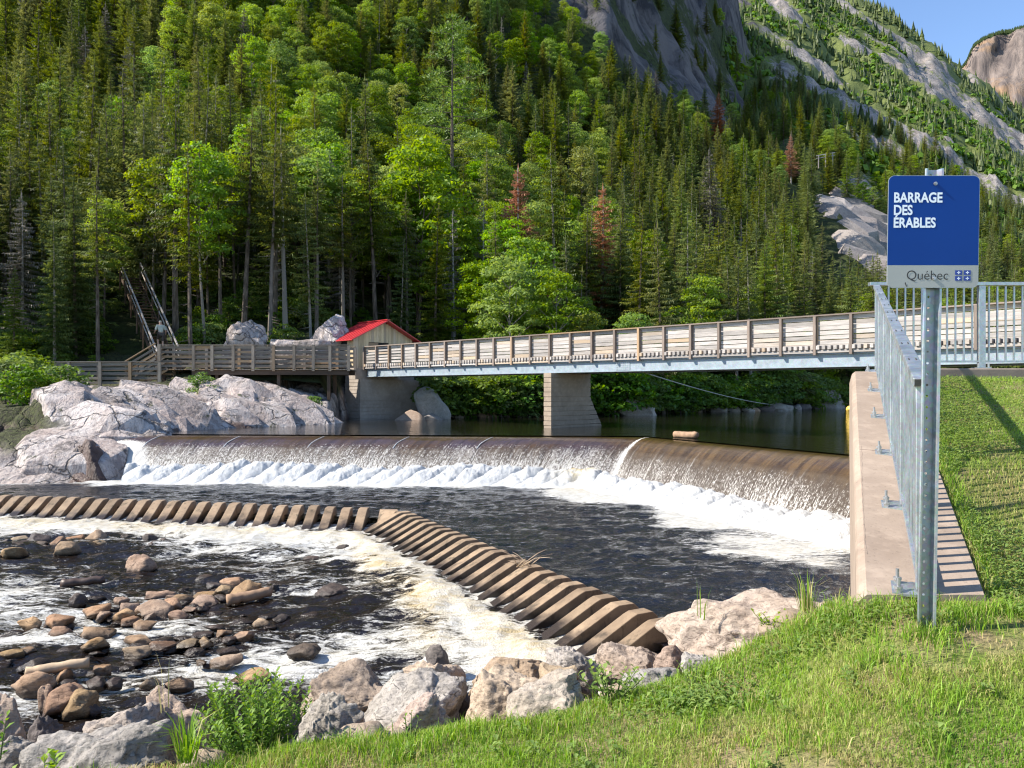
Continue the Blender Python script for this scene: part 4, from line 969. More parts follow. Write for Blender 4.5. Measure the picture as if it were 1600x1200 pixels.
# person climbing the stair, seen from behind
def person(foot, face, height):
    u = height / 1.75
    # joints: x to the right of the person, y forward, z up
    J = {'pelvis': (0, 0, .95, .125), 'waist': (0, .03, 1.10, .12), 'chest': (0, .07, 1.30, .145), 'neck': (0, .10, 1.47, .055), 'head': (0, .12, 1.60, .095), 'crown': (0, .12, 1.70, .075),
         'hl': (-.10, 0, .90, .095), 'kl': (-.11, .22, .60, .065), 'al': (-.11, .10, .26, .045), 'tl': (-.11, .26, .20, .04),
         'hr': (.10, 0, .90, .095), 'kr': (.11, .03, .48, .06), 'ar': (.11, -.06, .07, .045), 'tr': (.11, .12, .03, .04),
         'sl': (-.18, .08, 1.38, .065), 'el': (-.27, .06, 1.12, .048), 'wl': (-.30, .24, .98, .036), 'fl': (-.30, .32, .97, .03),
         'sr': (.18, .08, 1.38, .065), 'er': (.27, .02, 1.12, .048), 'wr': (.29, .14, .92, .036), 'fr': (.29, .19, .86, .03)}
    E = [('pelvis', 'waist'), ('waist', 'chest'), ('chest', 'neck'), ('neck', 'head'), ('head', 'crown'), ('pelvis', 'hl'), ('hl', 'kl'), ('kl', 'al'), ('al', 'tl'), ('pelvis', 'hr'), ('hr', 'kr'), ('kr', 'ar'), ('ar', 'tr'), ('chest', 'sl'), ('sl', 'el'), ('el', 'wl'), ('wl', 'fl'), ('chest', 'sr'), ('sr', 'er'), ('er', 'wr'), ('wr', 'fr')]
    root = empty('person', foot, 'person in a pale grey-green shirt climbing the hillside stair', 'person'); root.rotation_euler = (0, 0, face)
    def skinned(name, keys, edges, mat, grow=0.0):
        me = bpy.data.meshes.new(name); me.from_pydata([tuple(c * u for c in J[k][:3]) for k in keys], [(keys.index(a), keys.index(b)) for a, b in edges], [])
        me.materials.append(M[mat]); o = link(name, me, root)
        o.modifiers.new('skin', 'SKIN')
        for i, k in enumerate(keys):
            sv2 = me.skin_vertices[0].data[i]; sv2.radius = ((J[k][3] + grow) * u,) * 2; sv2.use_root = (i == 0)
        m = o.modifiers.new('sub', 'SUBSURF'); m.levels = 2; m.render_levels = 2
        return o
    keys = list(J); skinned('body', keys, E, 'skin')
    skinned('shirt', ['chest', 'waist', 'pelvis', 'sl', 'el', 'sr', 'er'], [('chest', 'waist'), ('waist', 'pelvis'), ('chest', 'sl'), ('sl', 'el'), ('chest', 'sr'), ('sr', 'er')], 'shirt_cloth', .025)
    skinned('shorts', ['pelvis', 'hl', 'kl', 'hr', 'kr'], [('pelvis', 'hl'), ('hl', 'kl'), ('pelvis', 'hr'), ('hr', 'kr')], 'hair_dark', .022)
    skinned('cap', ['head', 'crown'], [('head', 'crown')], 'shirt_cloth', .014)
    return root
pp = S0 + sv_ * 5.5 / 30 + UP * .03
person(pp, math.atan2(-sv_.x, sv_.y), 1.75)

# far wooden railing on the rocky spur
fr_ = empty('trail_railing', P(1290, 244, 196), 'tiny wooden trail railing on the rock spur above the bridge', 'railing')
for dx in (-1.8, 0, 1.8):
    p = P(1290, 250, 196) + Vector((dx, 0, dx * .18)); piece('post', M['weathered_wood'], p - UP * 1.8, p + UP * 1.6, .2, .2, fr_, (0, 1, 0))
for dz in (.8, 1.5):
    p = P(1290, 250, 196); piece('rail', M['weathered_wood'], p + Vector((-2.4, 0, -.43 + dz)), p + Vector((2.4, 0, .43 + dz)), .1, .18, fr_)

# ------------------------------------------------------------------ galvanised railings
def rail_x(y): return .365 + WALL_B * y
rail = empty('wall_railing', (rail_x(3.85), 3.85, slab_z(3.85)), 'galvanised steel railing with vertical bars along the top of the wing wall', 'railing')
WD = Vector((WALL_B, 1, .217)).normalized(); WH = Vector((WALL_B, 1, 0)).normalized(); WN = Vector((1, -WALL_B, 0)).normalized()
py = [3.86, 5.02, 6.18, 7.34, 8.50, 9.64]
def rp(y, h=0.0, off=0.0): return Vector((rail_x(y), y, slab_z(y) + h)) + WN * off
for y in py:
    b = MB(); c = rp(y); b.box(c + UP * .53, WH * .03, WN * .022, UP * .515); p_ = b.build('post', M['galvanised'], rail, .004)
    b = MB(); q = WD * .075; b.box(c - WN * .045 + UP * .008, q, WN * .085, UP * .006); b.build('base_plate', M['galvanised'], p_)
    for a_, o_ in ((-.055, -.10), (.055, -.10)):
        b = MB(); d = c + WD * a_ + WN * o_; b.tube([d + UP * .005, d + UP * .03], .017, 6); b.tube([d + UP * .03, d + UP * .042], .021, 8); b.tube([d + UP * .042, d + UP * .085], .009, 8); b.build('anchor_bolt', M['bolt_steel'], p_)
y = 3.96; k_ = 0
while y < 9.60:
    if min(abs(y - q) for q in py) > .045:
        piece('baluster', M['galvanised'], rp(y, .095), rp(y, 1.03), .018, .022, rail, WH)
    y += .0975
b = MB(); b.bar(rp(3.80, 1.065), rp(9.66, 1.065), .075, .045, (0, 0, 1)); tr = b.build('top_rail', M['galvanised'], rail, .006)
b = MB(); b.bar(rp(3.795, 1.064), rp(3.803, 1.066), .06, .034); b.build('end_cap', M['dark_grey'], tr)
for y in np.arange(4.3, 9.5, .58):
    for o_ in (-.018, .018):
        b = MB(); b.bar(rp(y, 1.089, o_), rp(y + .05, 1.089, o_), .007, .003); b.build('weld_slot', M['dark_grey'], tr)
b = MB(); b.bar(rp(3.88, .085), rp(9.62, .085), .045, .03); br_ = b.build('bottom_rail', M['galvanised'], rail, .004)
# fence to the right, on the kerb
fen = empty('kerb_fence', (4.65, 9.8, .28), 'galvanised bar fence on the kerb in front of the bridge', 'fence')
fy = 9.82; fz = .275; ft = 1.36; fx0, fx1 = rail_x(9.66) + .03, 11.4
for x in (6.0, 7.34, 8.68, 10.02, 11.36):
    b = MB(); b.box((x, fy, (fz + ft) / 2), (.042, 0, 0), (0, .028, 0), (0, 0, (ft - fz) / 2)); p_ = b.build('post', M['galvanised'], fen, .004)
    b = MB(); b.box((x, fy, fz + .012), (.09, 0, 0), (0, .07, 0), (0, 0, .008)); b.build('base_plate', M['galvanised'], p_)
    for dx in (-.065, .065):
        b = MB(); b.tube([(x + dx, fy - .045, fz + .01), (x + dx, fy - .045, fz + .07)], .012, 6); b.build('anchor_bolt', M['bolt_steel'], p_)
x = fx0 + .09
while x < fx1:
    if min(abs(x - q) for q in (6.0, 7.34, 8.68, 10.02, 11.36)) > .06: piece('baluster', M['galvanised'], (x, fy, fz + .10), (x, fy, ft - .03), .02, .016, fen, (0, 1, 0))
    x += .107
for a_, c_ in ((fx0, 6.0), (6.0, 7.34), (7.34, 8.68), (8.68, 10.02), (10.02, 11.36)):
    b = MB(); b.box(((a_ + c_) / 2, fy, fz + .095), ((c_ - a_) / 2 - .042, 0, 0), (0, .02, 0), (0, 0, .012)); b.build('bottom_rail', M['galvanised'], fen)
b = MB(); b.bar((fx0 - .05, fy, ft), (fx1, fy, ft), .075, .045); b.build('top_rail', M['galvanised'], fen, .005)

# ------------------------------------------------------------------ sign
sc_ = P(1456.5, 362, 3.50); sg = empty('dam_sign', (P(1447, 950, 3.52).x, 3.52, -1.02), 'blue and grey metal name sign on a perforated steel post', 'sign')
lean = math.radians(1.0)
def sp_(x, z, y=0.0):
    """point on the sign plane, metres from its centre; the whole post leans a degree"""
    zz = sc_.z + z; dz = zz + 1.02
    return Vector((sg.location.x + x - .008 + dz * math.tan(lean), 3.50 + y, zz))
SWH, SHH, RR = .2085, .256, .028
def rounded(x0, x1, z0, z1, rads, y, n=6):
    pts = []
    for (cx, cz, a0, r) in ((x1, z1, 0, rads[1]), (x0, z1, 90, rads[0]), (x0, z0, 180, rads[3]), (x1, z0, 270, rads[2])):
        for i in range(n + 1 if r else 1):
            a = math.radians(a0 + (90 * i / n if r else 0)); ox = cx - math.copysign(r, cx - (x0 + x1) / 2); oz = cz - math.copysign(r, cz - (z0 + z1) / 2)
            pts.append(sp_(ox + r * math.cos(a), oz + r * math.sin(a), y) if r else sp_(cx, cz, y))
    return pts
def slab(name, pts, mat, parent, th=.003):
    b = MB(); n = len(pts); b.v += [tuple(p) for p in pts] + [(p.x, p.y + th, p.z) for p in pts]
    b.f += [tuple(range(n))[::-1], tuple(range(n, 2 * n))] + [(i, (i + 1) % n, n + (i + 1) % n, n + i) for i in range(n)]
    b.f = [tuple(reversed(f)) for f in b.f]
    return b.build(name, M[mat], parent)
pan = slab('backing_plate', rounded(-SWH, SWH, -SHH, SHH, (RR,) * 4, 0), 'sign_back', sg)
zb = -SHH + .103
blue = slab('blue_panel', rounded(-SWH + .002, SWH - .002, zb, SHH - .002, (RR - .002, RR - .002, 0, 0), -.0012), 'sign_blue', sg, .001)
grey = slab('grey_panel', rounded(-SWH + .002, SWH - .002, -SHH + .002, zb - .0005, (0, 0, RR - .002, RR - .002), -.0012), 'sign_grey', sg, .001)
def lettering(txt, size, x, z, mat, parent, sx=1.0, bold=0.0, name='lettering'):
    cu = bpy.data.curves.new(name, 'FONT'); cu.body = txt; cu.size = size; cu.offset = bold; cu.resolution_u = 4
    to = bpy.data.objects.new('tmp_text', cu); COL.objects.link(to); dg = bpy.context.evaluated_depsgraph_get(); dg.update()
    me = bpy.data.meshes.new_from_object(to.evaluated_get(dg)); bpy.data.objects.remove(to)
    off = sg.location
    co = np.empty(len(me.vertices) * 3, np.float32); me.vertices.foreach_get('co', co); co = co.reshape(-1, 3)
    wid = (co[:, 0].max() - co[:, 0].min()) * sx
    out = np.array([tuple(sp_(x + a * sx, z + b_, -.0024) - off) for a, b_, _ in co], np.float32)
    me.vertices.foreach_set('co', out.ravel()); me.materials.clear(); me.materials.append(M[mat]); me.update()
    return link(name, me, parent)
LX0 = -SWH + .0235
lettering('BARRAGE', .0625, LX0, SHH - .122, 'sign_white', blue, .82, .0019)
lettering('DES', .0625, LX0, SHH - .179, 'sign_white', blue, .82, .0019)
lettering('\u00c9RABLES', .0625, LX0, SHH - .2365, 'sign_white', blue, .82, .0019)
lettering('Qu\u00e9bec', .0615, -.1215, -SHH + .037, 'sign_black', grey, .98, -.0004)
fx_, fz_ = .1015, -SHH + .046
for ix in (0, 1):
    for iz in (0, 1):
        x0 = fx_ + ix * .0395; z0 = fz_ - .0135 + iz * .0265
        fq = slab('emblem_square', rounded(x0, x0 + .031, z0, z0 + .0205, (0,) * 4, -.0024), 'flag_blue', grey, .0008)
        cx, cz = x0 + .0155, z0 + .01025; b = MB()
        # small white lily in the middle of each blue square
        for ang in (90, 0, 180, 270):
            a = math.radians(ang); L_ = .0082 if ang in (90, 270) else .0088; d = (math.cos(a), math.sin(a)); nrm = (-d[1], d[0])
            pts = [sp_(cx, cz, -.0034), sp_(cx + d[0] * L_ * .45 + nrm[0] * .0026, cz + d[1] * L_ * .45 + nrm[1] * .0026, -.0034), sp_(cx + d[0] * L_, cz + d[1] * L_, -.0034), sp_(cx + d[0] * L_ * .45 - nrm[0] * .0026, cz + d[1] * L_ * .45 - nrm[1] * .0026, -.0034)]
            b.add(pts, [(3, 2, 1, 0)])
        b.build('emblem_lily', M['sign_white'], grey)
for z in (SHH - .038, -SHH + .043):
    b = MB(); c = sp_(.004, z, -.002); b.tube([c, c + Vector((0, -.0045, 0))], .0085, 12); b.tube([c + Vector((0, -.0045, 0)), c + Vector((0, -.010, 0))], .0052, 6); b.build('bolt', M['bolt_steel'], sg)
# small scuff on the grey panel
b = MB(); b.add([sp_(-.124, -SHH + .026, -.0024), sp_(-.116, -SHH + .004, -.0024), sp_(-.121, -SHH + .006, -.0024), sp_(-.128, -SHH + .022, -.0024)], [(0, 1, 2, 3)]); b.build('scuff', M['dark_grey'], grey)
# post: hat channel, web at the back with a row of round holes
def post_pt(x, y, z): return Vector((sg.location.x + x + (z + 1.02) * math.tan(lean), 3.508 + y, z))
zt, zb_ = P(0, 262, 3.5).z, -1.25
b = MB(); w2, pit = .023, .0508; n = int((zt - zb_) / pit)
for i in range(n):
    z0 = zt - (i + 1) * pit; zc = z0 + pit / 2; K = 8
    hole = [(w2 * 0 + .0062 * math.cos(math.pi * 2 * (k + .5) / K) - .004, zc + .0062 * math.sin(math.pi * 2 * (k + .5) / K)) for k in range(K)]
    outr = [(w2, zc), (w2, z0 + pit), (-.004, z0 + pit), (-w2, z0 + pit), (-w2, zc), (-w2, z0), (-.004, z0), (w2, z0)]
    for k in range(K):
        k2 = (k + 1) % K
        hk, hk2 = hole[(k + 0) % K], hole[(k + 1) % K]; ok = outr[(k + 0) % K]; ok2 = outr[(k + 1) % K]
        # pair each hole vertex k (angle (k+.5)*45) with outline vertex nearest in angle
        b.add([post_pt(ok[0], .030, ok[1]), post_pt(ok2[0], .030, ok2[1]), post_pt(hk[0], .030, hk[1]), post_pt(hole[(k - 1) % K][0], .030, hole[(k - 1) % K][1])], [(3, 2, 1, 0)])
b.build('perforated_web', M['galvanised_shaded'], sg)
b = MB()
for sgn in (-1, 1):
    xs_ = [sgn * w2, sgn * (w2 + .006)]
    for (xa_, ya_), (xb_, yb_) in (((w2, .030), (w2 + .008, .002)), ((w2 + .008, .002), (w2 + .017, .0)), ((w2 + .017, 0), (w2 + .019, .006))):
        vs = [post_pt(sgn * xa_, ya_, zb_), post_pt(sgn * xb_, yb_, zb_), post_pt(sgn * xb_, yb_, zt), post_pt(sgn * xa_, ya_, zt)]
        vs += [v + Vector((0, .004, 0)) for v in vs]
        b.add(vs, [(0, 1, 2, 3), (7, 6, 5, 4), (0, 4, 5, 1), (1, 5, 6, 2), (2, 6, 7, 3), (3, 7, 4, 0)])
b.build('post_flanges', M['galvanised'], sg)
# ================================================================== ROCKS, LOGS AND SMALL THINGS ON THE WATER
def ico(sub):
    import bmesh
    bm = bmesh.new(); bmesh.ops.create_icosphere(bm, subdivisions=sub, radius=1.0)
    V = np.array([v.co[:] for v in bm.verts]); Fc = np.array([[v.index for v in f.verts] for f in bm.faces]); bm.free(); return V, Fc
ICO = {s: ico(s) for s in (3, 4, 5, 6)}
def rock_verts(seed, sub, sx, sy, sz, cuts=9, depth=.72, rough=.06, flat=0.0, skew=0.0):
    """boulder: a ball planed by random flats, roughened, then stretched"""
    r = np.random.RandomState(seed); V, Fc = ICO[sub]; V = V.copy()
    for i in range(cuts):
        n = r.normal(size=3); n[2] = n[2] * .8 + .15; n /= np.linalg.norm(n); d = r.uniform(depth, .95); h = V @ n
        over = np.clip(h - d, 0, 9); V = V - n * (over * r.uniform(.78, .95))[:, None]
    if flat: V[:, 2] = np.where(V[:, 2] > flat, flat + (V[:, 2] - flat) * .15, V[:, 2])
    nz = fbm(V[:, 0] * 1.6 + seed, V[:, 1] * 1.6, V[:, 2] * 1.6, 3, seed) * .16 + ridged(V[:, 0] * 3.4, V[:, 1] * 3.4 + seed, V[:, 2] * 3.4, 3, seed + 5) * rough + fbm(V[:, 0] * 9, V[:, 1] * 9, V[:, 2] * 9, 4, seed + 9) * rough * .55
    V = V * (1 + nz)[:, None]
    lo, hi = V.min(0), V.max(0); V = (V - (lo + hi) / 2) / ((hi - lo) / 2)
    V = V * np.array((sx, sy, sz)); V[:, 0] += V[:, 2] * skew
    return V, Fc
def put_rock(name, box, D, mat, label, cat='boulder', group=None, seed=1, sub=4, deep=.8, sink=.35, **kw):
    """box = (x0, y0, x1, y1) in photo pixels at depth D; real thickness deep * width; sunk so that its foot is buried"""
    x0, y0, x1, y1 = box; w = (x1 - x0) / F * D; h = (y1 - y0) / F * D; hz = h * (1 + sink)
    V, Fc = rock_verts(seed, sub, w / 2, w / 2 * deep, hz / 2, **kw)
    top = (610 - y0) / F * D; c = Vector((((x0 + x1) / 2 - 800) / F * D, D, top - hz / 2))
    me = np_mesh(name, V, Fc, M[mat], sub >= 5 and name != 'boulder' or sub == 3); o = link(name, me, None, c)
    return tag(o, label, cat, group)
G = 'boulders along the near shore'
SHORE = [
 ((1035, 926, 1272, 1030), 4.75, 'boulder_pink', 'long pinkish boulder at the near end of the baffle blocks', 21, dict(skew=.10, depth=.8)),
 ((-40, 1086, 46, 1180), 4.3, 'boulder_brown', 'rounded tan brown boulder at the left edge above the grey one', 22, {}),
 ((-30, 1146, 56, 1230), 3.9, 'boulder_grey', 'grey boulder in the bottom left corner with leaves over it', 23, {}),
 ((40, 1114, 100, 1180), 4.9, 'boulder_dark', 'dark wet boulder behind the tan one at the left edge', 24, {}),
 ((46, 1154, 84, 1190), 4.05, 'boulder_brown', 'small tan stone wedged between grey boulders at bottom left', 25, {}),
 ((22, 1132, 262, 1260), 3.75, 'boulder_grey', 'big pale grey angular boulder at bottom left beside the grass tuft', 26, dict(depth=.62, skew=.15)),
 ((118, 1094, 262, 1190), 4.35, 'boulder_pink', 'pinkish grey sloping boulder behind the big pale grey one', 27, dict(depth=.65)),
 ((205, 1082, 330, 1190), 4.5, 'boulder_pink', 'sunlit pale boulder just left of the green shrub', 28, dict(depth=.7)),
 ((470, 1034, 634, 1128), 4.75, 'boulder_pink', 'broad tan boulder by the water right of the green shrub', 29, dict(skew=.2, depth=.75)),
 ((468, 1078, 572, 1190), 4.05, 'boulder_grey', 'speckled boulder touching the right side of the green shrub', 30, dict(depth=.7)),
 ((548, 1060, 724, 1150), 4.35, 'boulder_grey', 'long low grey slab boulder in the middle of the shore row', 31, dict(depth=.62, skew=.35)),
 ((588, 1074, 722, 1196), 3.95, 'boulder_pink', 'leaning boulder with shaded right face at the lawn edge', 32, dict(depth=.6, skew=.3)),
 ((628, 1028, 728, 1100), 4.95, 'boulder_pink', 'blocky pale boulder below the black pointed rock', 33, dict(depth=.72)),
 ((732, 1022, 860, 1080), 4.85, 'boulder_brown', 'brown mottled boulder at the water behind the square one', 34, dict(depth=.75)),
 ((715, 1046, 866, 1150), 4.3, 'boulder_pink', 'square pale boulder at the centre of the shore row', 35, dict(depth=.6)),
 ((782, 1052, 938, 1160), 3.95, 'boulder_pink', 'wedge shaped tan boulder at the lawn edge right of centre', 36, dict(depth=.62, skew=.28)),
 ((852, 1014, 940, 1075), 4.7, 'boulder_grey', 'small grey boulder below the last baffle blocks', 37, {}),
 ((930, 1006, 1046, 1060), 4.85, 'boulder_pink', 'flat tan boulder at the foot of the last baffle block', 38, {}),
 ((962, 1040, 1062, 1096), 4.05, 'boulder_grey', 'low pale boulder set in leafy weeds on the lawn', 39, dict(depth=.78)),
 ((1062, 1018, 1120, 1054), 4.25, 'boulder_grey', 'small pale stone below the long pinkish boulder', 40, {}),
 ((1020, 1008, 1084, 1050), 4.6, 'boulder_pink', 'pink stone tucked under the long pinkish boulder', 41, {}),
 ((700, 1068, 735, 1120), 4.6, 'boulder_dark', 'dark stone in the gap left of the square boulder', 42, {}),
 ((345, 1128, 455, 1180), 4.8, 'boulder_grey', 'grey boulder hidden behind the green shrub', 43, {}),
 ((100, 1150, 200, 1200), 4.7, 'boulder_dark', 'dark low boulder behind the pinkish sloping one', 45, {}),
 ((840, 1040, 905, 1085), 4.5, 'boulder_brown', 'brown stone behind the wedge shaped tan boulder', 46, {}),
]
for box, D, mat, lab, sd_, kw in SHORE: put_rock('boulder', box, D, mat, lab, 'boulder', G, sd_, 6 if box[2] - box[0] > 85 else 5, .78, .45, **{**dict(rough=.065, cuts=24, depth=.48), **{a_: b_ for a_, b_ in kw.items() if a_ == 'skew'}})
put_rock('pointed_rock', (666, 1006, 702, 1046), 9.0, 'boulder_dark', 'black pointed rock standing out of the foam near the shore', 'rock', None, 51, 4, .8, .3, skew=-.3, depth=.55, cuts=12)
# stones filling the slope under the boulders: nobody could count them
r = np.random.RandomState(5); vs, fs, o_ = [], [], 0
for i in range(700):
    x = r.uniform(-6.5, 2.2); e = np.interp(x, [a for a, b in EDGE], [b for a, b in EDGE]); y = e + r.uniform(.15, 5.2)
    if x > WALL_A + WALL_B * y - .1: continue
    z = float(lawn_z(x, y)[0])
    if z < -3.7: continue
    s = r.uniform(.04, .13); V, Fc = rock_verts(600 + i % 40, 3, s, s * r.uniform(.6, 1), s * r.uniform(.45, .8), rough=.05)
    a = r.uniform(0, 6.28); ca, sa = math.cos(a), math.sin(a); V = np.stack([V[:, 0] * ca - V[:, 1] * sa + x, V[:, 0] * sa + V[:, 1] * ca + y, V[:, 2] + z], -1)
    vs.append(V); fs.append(Fc + o_); o_ += len(V)
tag(link('shore_rubble', np_mesh('shore_rubble', np.concatenate(vs), np.concatenate(fs), M['boulder_brown'], True)), 'loose small stones packed under the shore boulders', kind='stuff')

RIVER = {
 'A': ('tan rock in the cluster below the left baffle blocks', [(20, 858, 44, 24), (30, 840, 32, 14), (60, 838, 40, 20, 1), (92, 842, 28, 20), (110, 850, 46, 30), (118, 839, 34, 16), (150, 832, 42, 30), (159, 846, 24, 16), (75, 826, 22, 8, 1), (34, 848, 26, 12, 1), (8, 845, 24, 14, 1), (135, 838, 20, 10), (62, 848, 24, 12, 1)]),
 'B': ('dark wet rock just right of the upper left rock cluster', [(226, 827, 27, 11, 1), (232, 838, 26, 19, 1), (258, 843, 25, 13, 1), (196, 838, 18, 15, 1), (212, 834, 18, 10, 1), (250, 830, 16, 7, 1)]),
 'C': ('brown rock in the central rock bar of the river', [(150, 948, 50, 24), (160, 958, 22, 14), (188, 936, 26, 17), (208, 945, 40, 22), (195, 956, 40, 22), (240, 945, 62, 26), (266, 941, 44, 20), (204, 967, 32, 16), (225, 973, 36, 18), (236, 959, 22, 13), (250, 926, 54, 12), (285, 932, 32, 13), (320, 926, 40, 14), (322, 934, 44, 18), (310, 941, 34, 12), (362, 906, 40, 15), (350, 918, 30, 18), (379, 914, 58, 40), (278, 958, 30, 14), (338, 912, 30, 14, 1), (406, 920, 26, 18, 1), (428, 915, 26, 12, 1), (296, 950, 24, 9), (178, 950, 20, 10, 1), (345, 932, 24, 12, 1), (270, 930, 24, 9)]),
 'D': ('rounded tan rock in the loose lower left group', [(50, 968, 38, 25), (88, 965, 50, 23), (93, 983, 38, 20), (154, 982, 52, 19), (150, 1000, 44, 23), (218, 996, 52, 18), (215, 1012, 44, 18), (256, 1003, 42, 12), (292, 1001, 34, 12), (323, 999, 24, 15), (350, 985, 26, 15), (381, 988, 34, 19), (408, 970, 32, 16), (440, 963, 26, 13, 1), (318, 989, 34, 9, 1), (360, 996, 30, 10, 1), (340, 976, 40, 12, 1)]),
 'E': ('low rock in the dark water above the shore boulders', [(54, 1032, 56, 21, 1), (20, 1018, 38, 14), (40, 1014, 34, 10), (160, 1042, 30, 14), (97, 1050, 26, 24), (106, 1064, 26, 15, 1), (178, 1062, 30, 18, 1), (236, 1062, 28, 17), (280, 1060, 46, 23), (355, 1026, 54, 17), (314, 1033, 18, 8), (356, 1014, 40, 10, 1), (392, 1052, 70, 20), (255, 1072, 14, 12, 1), (150, 1062, 36, 18, 1)]),
}
ORD = ['first', 'second', 'third', 'fourth', 'fifth', 'sixth', 'seventh', 'eighth', 'ninth', 'tenth', 'eleventh', 'twelfth', 'thirteenth', 'fourteenth', 'fifteenth', 'sixteenth', 'seventeenth', 'eighteenth', 'nineteenth', 'twentieth', 'twenty-first', 'twenty-second', 'twenty-third', 'twenty-fourth', 'twenty-fifth', 'twenty-sixth', 'twenty-seventh']
i = 0
for kk, (lab, lst) in RIVER.items():
    for oi, q in enumerate(sorted(lst)):
        cx, cy, w, h = q[:4]; dark = len(q) > 4; by = cy + h / 2; h = h * .70; w = w * .92
        l2 = lab.replace('tan', 'dark' if dark else 'tan').replace('brown', 'dark' if dark else 'brown') + ', ' + ORD[oi] + ' from left'
        if q[:2] == (379, 914): l2 = 'largest angular brown rock at the right end of the river rock bar'
        D = 3.38 * F / (by - 610)
        put_rock('river_rock', (cx - w / 2 - 1, by - h, cx + w / 2 + 1, by), D, 'river_rock_dark' if dark else 'river_rock', l2, 'rock', 'rocks in the lower river', 100 + i, 4, .85, .7, cuts=26, depth=.40, rough=.022); i += 1
# cobbles between them: nobody could count these
r = np.random.RandomState(25); vs, fs, o_ = [], [], 0
for i2 in range(130):
    lst = list(RIVER.values())[r.choice(5, p=[.15, .1, .35, .25, .15])][1]; q = lst[r.randint(len(lst))]; px = q[0] + r.normal() * 30; py = q[1] + q[3] / 2 + r.normal() * 9
    if py < 815: continue
    D = 3.40 * F / (py - 610); s_ = r.uniform(.04, .15) * D / 12 * 1.3; V, Fc = rock_verts(640 + i2 % 30, 3, s_, s_ * r.uniform(.6, 1), s_ * r.uniform(.3, .55), rough=.04, cuts=14, depth=.55)
    vs.append(V + ((px - 800) / F * D, D, -3.40 + r.uniform(-.03, .01))); fs.append(Fc + o_); o_ += len(V)
tag(link('river_cobbles', np_mesh('river_cobbles', np.concatenate(vs), np.concatenate(fs), M['river_rock_dark'], True)), 'small wet cobbles breaking the surface between the river rocks', kind='stuff')
def lone(box, mat, label, seed, **kw):
    D = 3.38 * F / (box[3] - 610); put_rock('river_rock', box, D, mat, label, 'rock', None, seed, 4, .85, .5, depth=.6, cuts=12, **kw)
lone((196, 866, 246, 890), 'river_rock', 'lone reddish brown rock in open water between the two clusters', 301)
lone((107, 925, 136, 946), 'river_rock_dark', 'black rock beside the floating dark log', 302)
lone((66, 1068, 130, 1112), 'river_rock', 'tilted reddish slab rock behind the round brown boulder', 303, skew=.3)
lone((94, 1076, 150, 1116), 'river_rock', 'round golden brown boulder standing in the water at lower left', 304)
lone((24, 1046, 88, 1074), 'river_rock', 'flat tan slab rock under the pale log', 305)
lone((450, 1006, 500, 1024), 'river_rock_dark', 'black half sunk rock in midstream above the shore boulders', 306)
lone((490, 913, 548, 930), 'river_rock_dark', 'long dark slab rock in midstream', 307)
lone((522, 850, 548, 862), 'river_rock_dark', 'dark hump rock in the foam below the corner block', 308)
lone((474, 868, 500, 877), 'river_rock_dark', 'small dark rock left of the hump in the foam', 309)
lone((60, 1070, 84, 1112), 'river_rock', 'upright tan rock left of the tilted reddish slab', 310)
lone((130, 1098, 160, 1116), 'river_rock_dark', 'low wet stone at the foot of the round golden boulder', 311)
# white outcrops behind the boardwalk
put_rock('white_outcrop', (340, 498, 416, 575), 43.9, 'bank_rock', 'white rock outcrop behind the boardwalk railing', 'rock', None, 401, 5, .6, .3, depth=.42, cuts=26)
put_rock('white_outcrop', (468, 488, 548, 585), 45.4, 'bank_rock', 'tall pointed white rock outcrop left of the hut', 'rock', None, 402, 5, .6, .3, depth=.42, cuts=26, skew=.35)
put_rock('white_outcrop', (415, 530, 520, 580), 44.4, 'bank_rock', 'low white rock between the two taller white outcrops', 'rock', None, 403, 5, .6, .3, depth=.42, cuts=26)
# rocks on the far shoreline right of the hut: each sits where the bank meets the water
rs = np.random.RandomState(8); nfr = 0
def shore_depth(px):
    d = np.arange(42, 95, .1); z = hill((px - 800) / F * d, d); return float(d[np.argmax(z > Z_RES)])
put_rock('shore_rock', (606, 640, 668, 668), 42.6, 'boulder_pink', 'sunlit low rock ledge at the foot of the hut abutment', 'rock', None, 420, 4, .5, .4, depth=.36, cuts=34, rough=.02)
put_rock('shore_rock', (650, 646, 712, 668), 43.2, 'boulder_grey', 'grey low rock ledge right of the sunlit one at the abutment', 'rock', None, 424, 4, .5, .4, depth=.36, cuts=34, rough=.02)
put_rock('shore_rock', (652, 604, 706, 672), 44.0, 'boulder_grey', 'slanted rock slab wedged beside the hut abutment', 'rock', None, 421, 4, .6, .3, depth=.36, cuts=34, skew=-.3, rough=.02)
put_rock('shore_rock', (1270, 600, 1322, 645), 70.5, 'boulder_grey', 'tall grey slab rock on the far shore by the yellow buoy', 'rock', None, 422, 4, .6, .3, depth=.5, cuts=20, skew=-.4)
put_rock('shore_rock', (952, 622, 1026, 660), 50.6, 'boulder_grey', 'broad pale rock on the far shore just right of the pier', 'rock', None, 423, 4, .6, .3, depth=.45, cuts=22)
for px in np.concatenate([np.linspace(700, 845, 9), np.linspace(1015, 1330, 22)]):
    px = px + rs.uniform(-6, 6); D = shore_depth(px) + rs.uniform(-.2, .5); w = rs.uniform(12, 36); h = rs.uniform(5, 13); yb = 610 + 1.66 / D * F
    put_rock('shore_rock', (px - w / 2, yb - h, px + w / 2, yb), D, ['boulder_grey', 'boulder_brown', 'boulder_dark', 'boulder_grey'][rs.randint(4)], 'low rock at the far waterline, %s counting from the hut' % ORD[nfr] if nfr < 27 else 'low rock at the far waterline, %s counting back from the buoy' % ORD[30 - nfr], 'rock', 'low rocks along the far waterline', 430 + nfr, 3, .7, .6, depth=.5, cuts=18); nfr += 1
